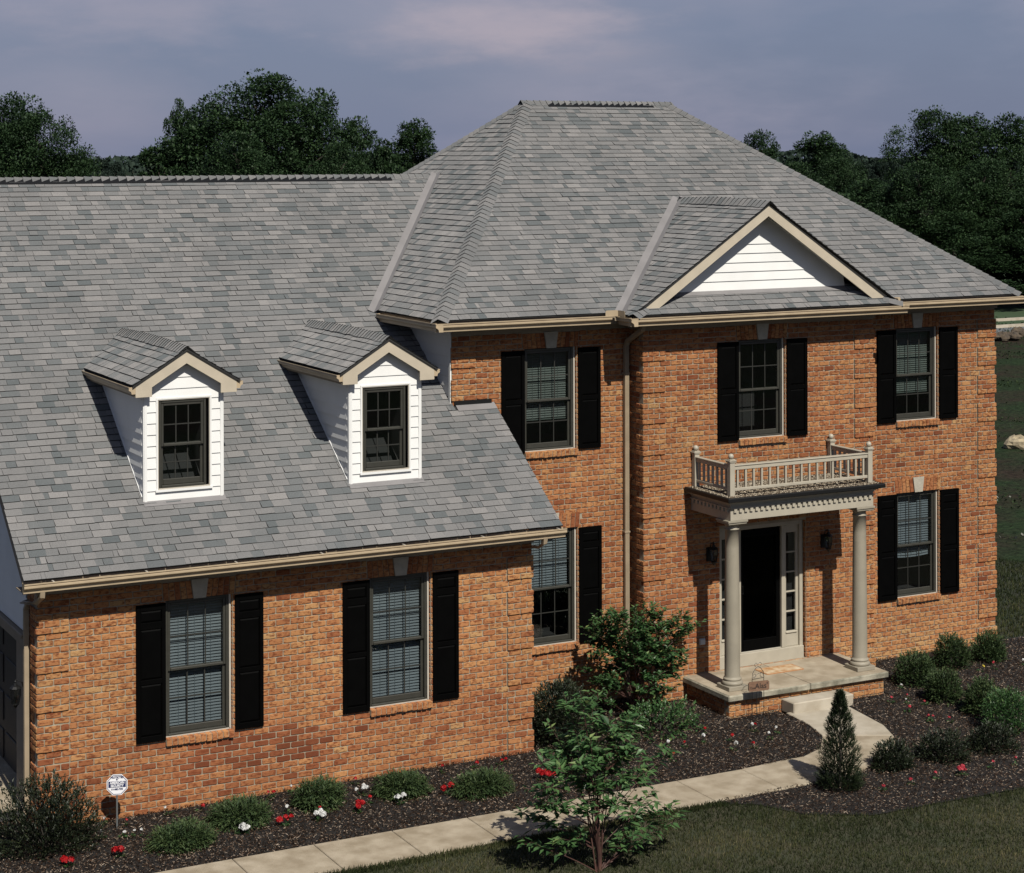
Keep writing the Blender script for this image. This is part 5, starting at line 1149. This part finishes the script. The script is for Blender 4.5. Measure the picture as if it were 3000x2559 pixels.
# ------------------------------------------------------------------ bedding flowers, each plant on its own
def flower(q, mt, size, big, label, group, seed):
    R = random.Random(seed); p = onZ(q); root = empty('flower', (p.x, p.y, .0)); tag(root, label, 'flower', group)
    lf, pt = MB(), MB(); s = size*(1.0 if not big else 1.5); hh = .07+s*.4
    for _ in range(14 if big else 9): d = rdir(R, .0, .6); leaf(lf, Vector((d.x*.02, d.y*.02, .012)), d, Vector((0, 0, 1)), R.uniform(.04, .07), .035, R.uniform(.1, .7))
    heads = [(Vector((R.uniform(-1, 1)*s*.95, R.uniform(-1, 1)*s*.7, hh+R.uniform(-.02, .03))), s*R.uniform(.50, .80)) for _ in range(4 if big else 1)]
    for c, r in heads:
        lf.tube([(0, 0, 0), c*.6, c], .003, .002, n=4, tone=.3)
        for _ in range(34 if big else 20):
            d = rdir(R, -.1, 1); a = c+d*r*.62; n = (d+rdir(R)*.5).normalized(); u = n.cross(Vector((.3, .2, .9))).normalized()*r*.42; v = n.cross(u).normalized()*r*.42
            pt.mesh([a-u-v*.3, a+u*.3-v, a+u+v*.3, a-u*.3+v], [(0, 1, 2, 3)], R.random())
    lf.build('leaves', LEAF, root); pt.build('petals', mt, root)
i = 0
def flowers(Zm, lst, mt, lab, grp, size=.05):
    global i
    for e in lst:
        i += 1; flower(Zm(e[0], e[1]), mt, size, len(e) > 2, lab[1] if len(e) > 2 else lab[0], grp[1] if len(e) > 2 else grp[0], 300+i)
GL = ('small red bedding flower in the mulch along the garage wall', 'large red geranium cluster in the mulch along the garage wall'); GG = ('small red flowers along the garage wall', 'large red flowers along the garage wall')
flowers(ZA, [(605, 1535), (592, 1690, 1), (335, 1735, 1), (975, 1465), (1325, 1405)], RED, GL, GG)
flowers(ZB, [(75, 1400), (145, 1540, 1), (487, 1335), (312, 1485), (500, 1472, 1), (935, 1385, 1), (905, 1278), (1072, 1255), (1218, 1230), (1190, 1240), (1397, 1312, 1), (1442, 1315, 1), (548, 1430)], RED, GL, GG)
WL = ('small white bedding flower in the mulch along the garage wall', 'large white flower cluster in the mulch along the garage wall'); WG = ('small white flowers along the garage wall', 'large white flowers along the garage wall')
flowers(ZA, [(600, 1595), (645, 1592), (500, 1530), (503, 1595), (822, 1482), (700, 1590), (1165, 1580), (1205, 1575, 1)], WHITEP, WL, WG, .042)
flowers(ZB, [(155, 1475), (305, 1512, 1), (517, 1390, 1), (705, 1432, 1), (168, 1375)], WHITEP, WL, WG, .045)
flowers(ZC, [(937, 1092), (843, 1155), (1068, 1124), (1195, 1074), (1183, 1158), (425, 1225), (788, 1220)], RED, ('small red flower in the bed between the walk and the porch',)*2, ('red flowers in front of the porch',)*2)
flowers(ZC, [(755, 1152), (940, 1134), (1085, 1169), (1260, 1112), (1170, 1077), (1295, 1087)], WHITEP, ('small white flower in the bed between the walk and the porch',)*2, ('white flowers in front of the porch',)*2, .05)
flowers(ZD, [(683, 936), (768, 919), (855, 946), (866, 1022), (880, 1030), (972, 1031), (1020, 1290, 1), (1045, 1290), (908, 1312), (783, 1338), (645, 1366), (1173, 1256), (1290, 1240), (1190, 772), (765, 980)], PINK, ('small coral pink flower in the bed beyond the curved walk', 'larger coral pink flower in the bed beyond the yew'), ('coral flowers beyond the curved walk', 'larger coral flowers'), .042)
flowers(ZD, [(733, 866), (760, 943), (1325, 752)], WHITEP, ('small white flower among the evergreen shrubs beyond the porch',)*2, ('white flowers beyond the porch',)*2, .038)
flowers(ZD, [(1120, 783)], YELP, ('single yellow flower plant between the evergreen shrubs',)*2, ('yellow flower',)*2, .05)
# ------------------------------------------------------------------ trees behind the house
TREEL = mat_tone('tree_foliage', [(0, (.007, .016, .007)), (.5, (.024, .052, .019)), (.85, (.048, .088, .031)), (1, (.08, .12, .044))], rough=.6, spec=.2, trans=.2)
FARL = mat_tone('haze_tinted_foliage', [(0, (.016, .028, .022)), (1, (.038, .058, .042))], rough=.7, spec=.1, trans=.1)  # bluish haze of distance is mixed into the leaf colour
def tree_mesh(seed, H, RW, n, lobes, bare=.30, narrow=1.0, leafL=.17):
    """trunk with limbs to every lobe; leaf clumps spread through the lobes so that their tops catch light and gaps stay open"""
    R = random.Random(seed); tr, lf = MB(), MB(); zc = H*bare
    tr.tube([(0, 0, -.3), (R.uniform(-.1, .1), R.uniform(-.1, .1), H*.3), (R.uniform(-.3, .3), R.uniform(-.3, .3), H*.62), (R.uniform(-.4, .4), R.uniform(-.4, .4), H*.86)], H*.022, H*.004, n=7)
    L = []
    for k in range(lobes):
        t = (k+.5)/lobes; z = zc+(H*.90-zc)*(t**.9); env = math.sqrt(max(0.16, 1-(max(0, t-.35)/.70)**2))*(.66+.34*min(1, t/.3))
        a = k*2.399+R.uniform(-.5, .5); r = RW*R.uniform(.30, .44)*(.72+.28*env); rr = max(0, RW*env*narrow-r*.8)*R.uniform(.55, 1.0); c = Vector((rr*math.cos(a), rr*math.sin(a), z))
        L.append((c, r, min(r*R.uniform(.70, .95), H-z)))
        s = Vector((0, 0, max(H*.16, z-rr*.9))); tr.tube([s, s+(c-s)*.55+Vector((0, 0, .02*H)), c], H*.007, H*.0016, n=5)
    L.append((Vector((0, 0, H*.88)), RW*.34, H*.12)); L.append((Vector((0, 0, H*.55)), RW*.62, H*.26))
    tot = sum(r*r for c, r, q in L)
    for c, r, q in L:
        sub = [(rdir(R, -.6, 1), R.uniform(.22, .42), R.gauss(0, .10)) for _ in range(14)]
        for _ in range(int(n*r*r/tot)):
            s = R.choice(sub); d = rdir(R, -.75, 1); k = R.random()**.22*R.choice((1, 1, 1, 1.12))
            p = c+Vector((s[0].x*r*.78, s[0].y*r*.78, s[0].z*q*.78))+Vector((d.x*r*s[1]*k, d.y*r*s[1]*k, d.z*q*s[1]*k))
            tone = min(1, max(0, R.gauss(.46, .13)+s[2])); ll = leafL*R.uniform(.6, 1.3); dd = (d+rdir(R)*.8).normalized(); up = Vector((R.uniform(-.5, .5), R.uniform(-.5, .5), 1)); sd_ = dd.cross(up).normalized()*ll*.33
            lf.mesh([p, p+dd*ll*.45+sd_, p+dd*ll, p+dd*ll*.45-sd_], [(0, 1, 2, 3)], tone)
    return tr, lf
PROTO = {}
def proto(key, *a, **k):
    tr, lf = tree_mesh(*a, **k); o1 = tr.build('trunk', BARK); o2 = lf.build('crown', TREEL); PROTO[key] = (o1.data, o2.data, a[1], a[2])
    for o in (o1, o2): bpy.data.objects.remove(o)
proto('broad', 11, 13.0, 6.0, 56000, 22, bare=.14); proto('round', 12, 11.0, 4.6, 42000, 16, bare=.14); proto('tall', 13, 13.0, 3.6, 36000, 15, bare=.16); proto('loose', 14, 10.0, 3.3, 20000, 9, bare=.30); proto('small', 15, 8.0, 3.2, 26000, 11, bare=.10); proto('wide', 16, 12.0, 5.5, 54000, 22, bare=.08)
def tree(key, q, dist, label, group, wpx=None, rot=0.0, name='tree', mt=None):
    """q = crown top in photograph pixels, dist = metres ahead of the camera; height follows from the flat ground it stands on"""
    top = far(q, dist); H = top.z+.05; a, b, h0, w0 = PROTO[key]; s = H/h0
    sx = s if wpx is None else (wpx/FPX*dist)/(2*w0*.92)
    root = empty(name, (top.x, top.y, -.05)); root.rotation_euler = (0, 0, rot); tag(root, label, 'tree', group)
    for nm, me in (('trunk', a), ('crown', b)):
        o = bpy.data.objects.new(nm, me); COL.objects.link(o); o.parent = root; o.scale = (sx, sx, s)
        if nm == 'crown' and mt: o.material_slots[0].link = 'OBJECT'; o.material_slots[0].material = mt
    return root
GLF = 'trees rising behind the garage roof'
tree('broad', W(518, 150), 118, 'tallest broad dark green tree with rounded dome behind the garage roof', GLF, 620, .4)
tree('wide', W(585, 210), 116, 'spreading tree leaning against the dome on the side of the main roof', GLF, 480, 2.0)
tree('round', W(420, 215), 121, 'bushy tree on the open side of the dome, lower than it', GLF, 420, 1.2)
tree('loose', W(365, 205), 119, 'loose pale tuft of branches standing out from the bushy tree', GLF, 170, 2.1)
tree('small', W(335, 285), 116, 'small sloping tree at the foot of the dome group, by the gap of sky', GLF, 300, 4.2)
tree('loose', W(650, 184), 120, 'ragged tree with open upper tufts beside the dome', GLF, 260, 3.3)
tree('tall', W(838, 236), 122, 'slender tree with feathery branches next to the hip of the main roof', GLF, 290, 5.0)
tree('loose', W(722, 240), 116, 'tree with one round tuft standing above its neighbours', GLF, 230, .2)
tree('small', W(775, 285), 114, 'short bushy tree in front of the feathery slender one', GLF, 200, 2.6)
tree('wide', W(690, 290), 110, 'dark understorey tree between the dome and the feathery tree', GLF, 300, 5.6)
tree('wide', W(480, 270), 109, 'dark understorey tree directly in front of the broad dome', GLF, 420, 3.9)
tree('round', W(28, 195), 106, 'tall tree cut off beside the gap of open sky', GLF, 420, .9)
tree('broad', W(88, 225), 104, 'dark rounded tree sloping down to the gap of open sky', GLF, 460, 3.0)
tree('wide', W(-40, 225), 110, 'dark tree whose crown is mostly out of view', GLF, 380, 1.7)
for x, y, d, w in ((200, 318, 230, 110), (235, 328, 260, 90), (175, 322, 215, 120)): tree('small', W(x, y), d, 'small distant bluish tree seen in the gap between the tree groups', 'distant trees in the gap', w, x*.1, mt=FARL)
GRT = 'trees of the wood beyond the right side of the house'
for n_, (key, x, y, d, w, rot, lab) in enumerate([
    ('round', 1537, 268, 128, 260, .3, 'small round tree peeping over the right-hand hip of the roof'), ('tall', 1662, 262, 126, 320, 1.1, 'upright tree between the small round tree and the notch of sky'), ('broad', 1705, 318, 122, 300, 2.2, 'tree sloping down to the notch of sky in the wood'),
    ('broad', 1895, 222, 118, 400, 4.0, 'big tree with a rounded head beyond the notch of sky'), ('tall', 1965, 224, 120, 330, .5, 'tall tree forming the highest point of the wood'), ('round', 2045, 235, 117, 330, 2.9, 'tall tree at the end of the wood with dense dark foliage'),
    ('wide', 1610, 330, 116, 330, 1.4, 'dark low tree behind the long hip of the roof'), ('wide', 1760, 365, 114, 400, 5.1, 'dark low tree below the notch of sky'), ('wide', 1860, 330, 112, 380, 3.6, 'dense dark tree in front of the big rounded head'), ('broad', 1990, 320, 113, 380, .8, 'dense dark tree in the front of the wood above the roof corner'),
    ('wide', 1930, 430, 110, 400, 2.4, 'low dark tree at the foot of the wood behind the roof slope'), ('wide', 2075, 400, 110, 400, 4.4, 'low dark tree at the foot of the wood behind the roof corner'), ('wide', 1820, 440, 111, 360, 1.9, 'low dark understorey tree just over the roof slope'), ('small', 2010, 500, 108, 360, 3.1, 'bushy undergrowth tree where the wood meets the lawn'), ('small', 1700, 395, 112, 330, 3.9, 'bushy low tree hugging the long hip of the roof'), ('wide', 2140, 330, 114, 400, 1.0, 'dark tree at the far end of the wood')]):
    tree(key, W(x, y), d, lab, GRT, w, rot)
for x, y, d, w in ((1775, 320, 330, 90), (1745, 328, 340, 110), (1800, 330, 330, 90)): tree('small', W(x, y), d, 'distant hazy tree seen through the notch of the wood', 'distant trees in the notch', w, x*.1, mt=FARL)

# the far-off wood along the horizon, one dark mass with bluish haze put into its colour
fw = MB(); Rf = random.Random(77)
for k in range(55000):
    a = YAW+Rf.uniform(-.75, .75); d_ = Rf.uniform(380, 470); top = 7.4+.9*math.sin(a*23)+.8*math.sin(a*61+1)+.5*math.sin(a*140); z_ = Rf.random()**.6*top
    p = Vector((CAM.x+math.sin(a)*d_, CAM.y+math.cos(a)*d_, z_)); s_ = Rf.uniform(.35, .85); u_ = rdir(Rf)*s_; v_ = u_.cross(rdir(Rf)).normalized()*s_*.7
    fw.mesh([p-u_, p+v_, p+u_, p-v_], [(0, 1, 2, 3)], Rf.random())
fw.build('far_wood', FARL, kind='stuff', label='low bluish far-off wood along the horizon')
# ================================================================== SMALL THINGS
def text_mesh(s, size, mt, parent, M, bold=False, name='lettering'):
    cu = bpy.data.curves.new('lettering', 'FONT'); cu.body = s; cu.size = size; cu.align_x = 'CENTER'; cu.align_y = 'CENTER'; cu.extrude = .0015; cu.resolution_u = 3
    if bold: cu.offset = size*.035
    t = bpy.data.objects.new('tmp', cu); COL.objects.link(t)
    dg = bpy.context.evaluated_depsgraph_get(); me = bpy.data.meshes.new_from_object(t.evaluated_get(dg)); bpy.data.objects.remove(t)
    me.materials.clear(); me.materials.append(mt); o = bpy.data.objects.new(name, me); COL.objects.link(o); o.parent = parent; o.matrix_local = M; return o
def frame_at(c, nrm, scale=(1, 1)):
    nrm = nrm.normalized(); z = nrm; x = Vector((0, 0, 1)).cross(z).normalized(); y = z.cross(x); return Matrix(((x.x, y.x, z.x, c[0]), (x.y, y.y, z.y, c[1]), (x.z, y.z, z.z, c[2]), (0, 0, 0, 1))) @ Matrix.Diagonal((scale[0], scale[1], 1, 1))
def lantern(P, N, label):
    """black coach lantern: back plate, scroll arm, four-sided glass body with cap and finial"""
    root = empty('wall_lantern', P); tag(root, label, 'lantern', 'black coach lanterns'); c = N*.135; s = Vector((0, 0, 1)).cross(N)
    b = MB(); b.box(*[tuple(min(a[k], e[k]) for k in range(3)) if w == 0 else tuple(max(a[k], e[k]) for k in range(3)) for w in (0, 1) for a, e in [(s*-.055+Vector((0, 0, -.12))+N*.003, s*.055+Vector((0, 0, .10))+N*.022)]]); b.build('back_plate', IRON, root)
    a = MB(); a.tube([N*.02+Vector((0, 0, .02)), N*.05+Vector((0, 0, .16)), c+Vector((0, 0, .20)), c+Vector((0, 0, .13))], .008, n=6); a.build('arm', IRON, root)
    cap = MB(); cap.lathe([(.075, .085), (.078, .092), (.052, .118), (.030, .128), (.026, .15), (.012, .158), (.012, .17), (.017, .178), (.004, .195)], c, 8); cap.build('cap', IRON, root)
    g = MB(); g.lathe([(.045, -.105), (.066, .0), (.066, .082)], c, 6); g.build('glass', LANGLASS, root)
    f = MB(); f.lathe([(.012, -.165), (.02, -.15), (.034, -.125), (.050, -.115), (.050, -.103), (.02, -.100)], c, 8)
    for k in range(6):
        t = 2*math.pi*k/6; f.tube([c+Vector((.047*math.cos(t), .047*math.sin(t), -.105)), c+Vector((.068*math.cos(t), .068*math.sin(t), .0)), c+Vector((.068*math.cos(t), .068*math.sin(t), .088))], .0045, n=4)
    f.tube([c+Vector((0, 0, -.1)), c+Vector((0, 0, .02))], .012, n=6); f.build('cage', IRON, root)
lantern(Vector((11.078, YB, 2.235)), NY, 'black coach lantern on the bay wall between the front door and the downspout')
lantern(Vector((13.298, YB, 2.235)), NY, 'black coach lantern on the wall between the front door and the far column')
lantern(Vector((XGL-.02, 1.0, 1.62)), NX, 'black coach lantern on the garage corner beside its downspout')
# yard sign of the alarm company
BLUE = mat('sign_blue_ink', (.012, .020, .085), .5); SIGNW = mat('sign_white', (.80, .80, .82), .5)
sgn = empty('security_sign', (1.034, .108, 0)); tag(sgn, 'white octagonal security sign with blue print on a thin stake before the garage wall', 'sign')
m = MB(); m.box((-.010, -.006, -.10), (.010, .010, .48)); m.build('stake', mat('grey_stake', (.16, .17, .17), .5, metal=.4), sgn)
SN = Vector((-.30, -1, .05)); SCn = Vector((0, -.012, .565)); Fm = frame_at(SCn, SN)
def octa(r, d0, d1, inner=None):
    mm = MB(); pts = [(r*math.cos(math.pi/8+k*math.pi/4)/math.cos(math.pi/8), r*math.sin(math.pi/8+k*math.pi/4)/math.cos(math.pi/8)) for k in range(8)]
    if inner is None: mm.prism(pts, d0, d1, ax='z')
    else:
        q = [(x*inner/r, y*inner/r) for x, y in pts]; mm.mesh([(*p, d1) for p in pts]+[(*p, d1) for p in q]+[(*p, d0) for p in pts], [(k, (k+1) % 8, 8+(k+1) % 8, 8+k) for k in range(8)]+[(k, 16+k, 16+(k+1) % 8, (k+1) % 8) for k in range(8)])
    return mm
o = octa(.130, -.003, .003).build('sign_plate', SIGNW, sgn); o.matrix_local = Fm
o = octa(.121, .0032, .0045, .114).build('sign_border', BLUE, sgn); o.matrix_local = Fm
m = MB(); m.box((-.108, -.034, .0032), (.108, .044, .0042)); o = m.build('sign_panel', BLUE, sgn); o.matrix_local = Fm
for txt, dyy, sz, mt in (('PROTECTED', .092, .034, BLUE), ('BY', .064, .026, BLUE), ('AMERICAN', .024, .042, SIGNW), ('SECURITY', -.013, .042, SIGNW), ('614-882-7095', -.056, .030, BLUE)):
    text_mesh(txt, sz, mt, sgn, frame_at(SCn, SN) @ Matrix.Translation((0, dyy, .0052)) @ Matrix.Diagonal((.86, 1, 1, 1)), True)
# hanging name board in front of the porch
nb = empty('name_sign', (11.00, .30, 0)); tag(nb, 'small wooden name board hung from a scrolled iron stand before the porch', 'sign')
sx = Vector((1, .10, 0)).normalized(); P = lambda a, z: Vector((sx.x*a, sx.y*a, z))
ir = MB()
for s in (-1, 1):
    ir.tube([P(s*.115, -.10), P(s*.115, .62), P(s*.105, .70), P(s*.05, .765), P(0, .79)], .0045, n=5)
    ir.tube([P(s*.04+.028*math.cos(t)*s, .82+.028*math.sin(t)) for t in [k*.7-1.6 for k in range(8)]], .0035, n=4)
    ir.tube([P(s*.07+.03*math.cos(t)*s, .655+.03*math.sin(t)) for t in [k*.75 for k in range(8)]], .0035, n=4)
    ir.tube([P(s*.03, -.08), P(s*.03, .40)], .0035, n=4)
ir.tube([P(-.115, .61), P(.115, .61)], .0045, n=5); ir.tube([P(-.10, .63), P(0, .68), P(.10, .70)], .0035, n=4); ir.build('iron_stand', IRON, nb)
NBN = Vector((-.10, -1, .0)); WOOD = mat('brown_sign_wood', (.21, .115, .068), .75, var=.3, scale=14, stretch=(1, 1, 5), bump=.3, bscale=40)
bd = MB(); w, h = .175, .072; bd.prism([(-w+.02, -h), (w-.02, -h), (w, -h+.02), (w, h-.02), (w-.02, h), (-w+.02, h), (-w, h-.02), (-w, -h+.02)], -.012, .012, ax='z'); o = bd.build('board', WOOD, nb); o.matrix_local = frame_at(Vector((0, -.02, .50)), NBN)
INK = mat('sign_black_ink', (.008, .007, .006), .6)
text_mesh("The", .052, INK, nb, frame_at(Vector((0, -.02, .50)), NBN) @ Matrix.Translation((-.115, -.022, .0135)) @ Matrix.Rotation(math.radians(8), 4, 'Z')); text_mesh("Alas'", .118, INK, nb, frame_at(Vector((0, -.02, .50)), NBN) @ Matrix.Translation((.038, .0, .0135)))
# door mat
MATW = mat('mat_faded', (.62, .52, .36), .95, col2=(.40, .20, .07), scale=7, bump=.4, bscale=120)
mp_ = MB(); mp_.prism([(-.34, -.17), (.34, -.17), (.36, -.15), (.36, .17), (.34, .19), (-.34, .19), (-.36, .17), (-.36, -.15)], 0, .008, ax='z'); o = mp_.build('mat_border', mat('mat_edge', (.42, .20, .08), .9), None)
dmr = empty('doormat', (12.15, 1.36, PZ+.0035)); tag(dmr, 'faded rectangular doormat with an orange pattern on the porch floor', 'doormat'); o.parent = dmr
mp_ = MB(); mp_.prism([(-.335, -.145), (.335, -.145), (.335, .165), (-.335, .165)], .0085, .011, ax='z'); mp_.build('mat_centre', MATW, dmr)
# outdoor socket on the bay wall
ob = empty('outdoor_socket', (10.93, YB, .86)); tag(ob, 'small grey outdoor socket box on the bay wall beside the porch', 'socket')
m = MB(); m.bbox((-.055, -.035, -.05), (.055, .0, .05), .006); m.build('socket_box', mat('grey_socket', (.40, .41, .42), .5), ob); m = MB(); m.bbox((-.045, -.044, -.04), (.045, -.036, .035), .004); m.build('socket_cover', mat('grey_socket_cover', (.46, .47, .48), .45), ob)
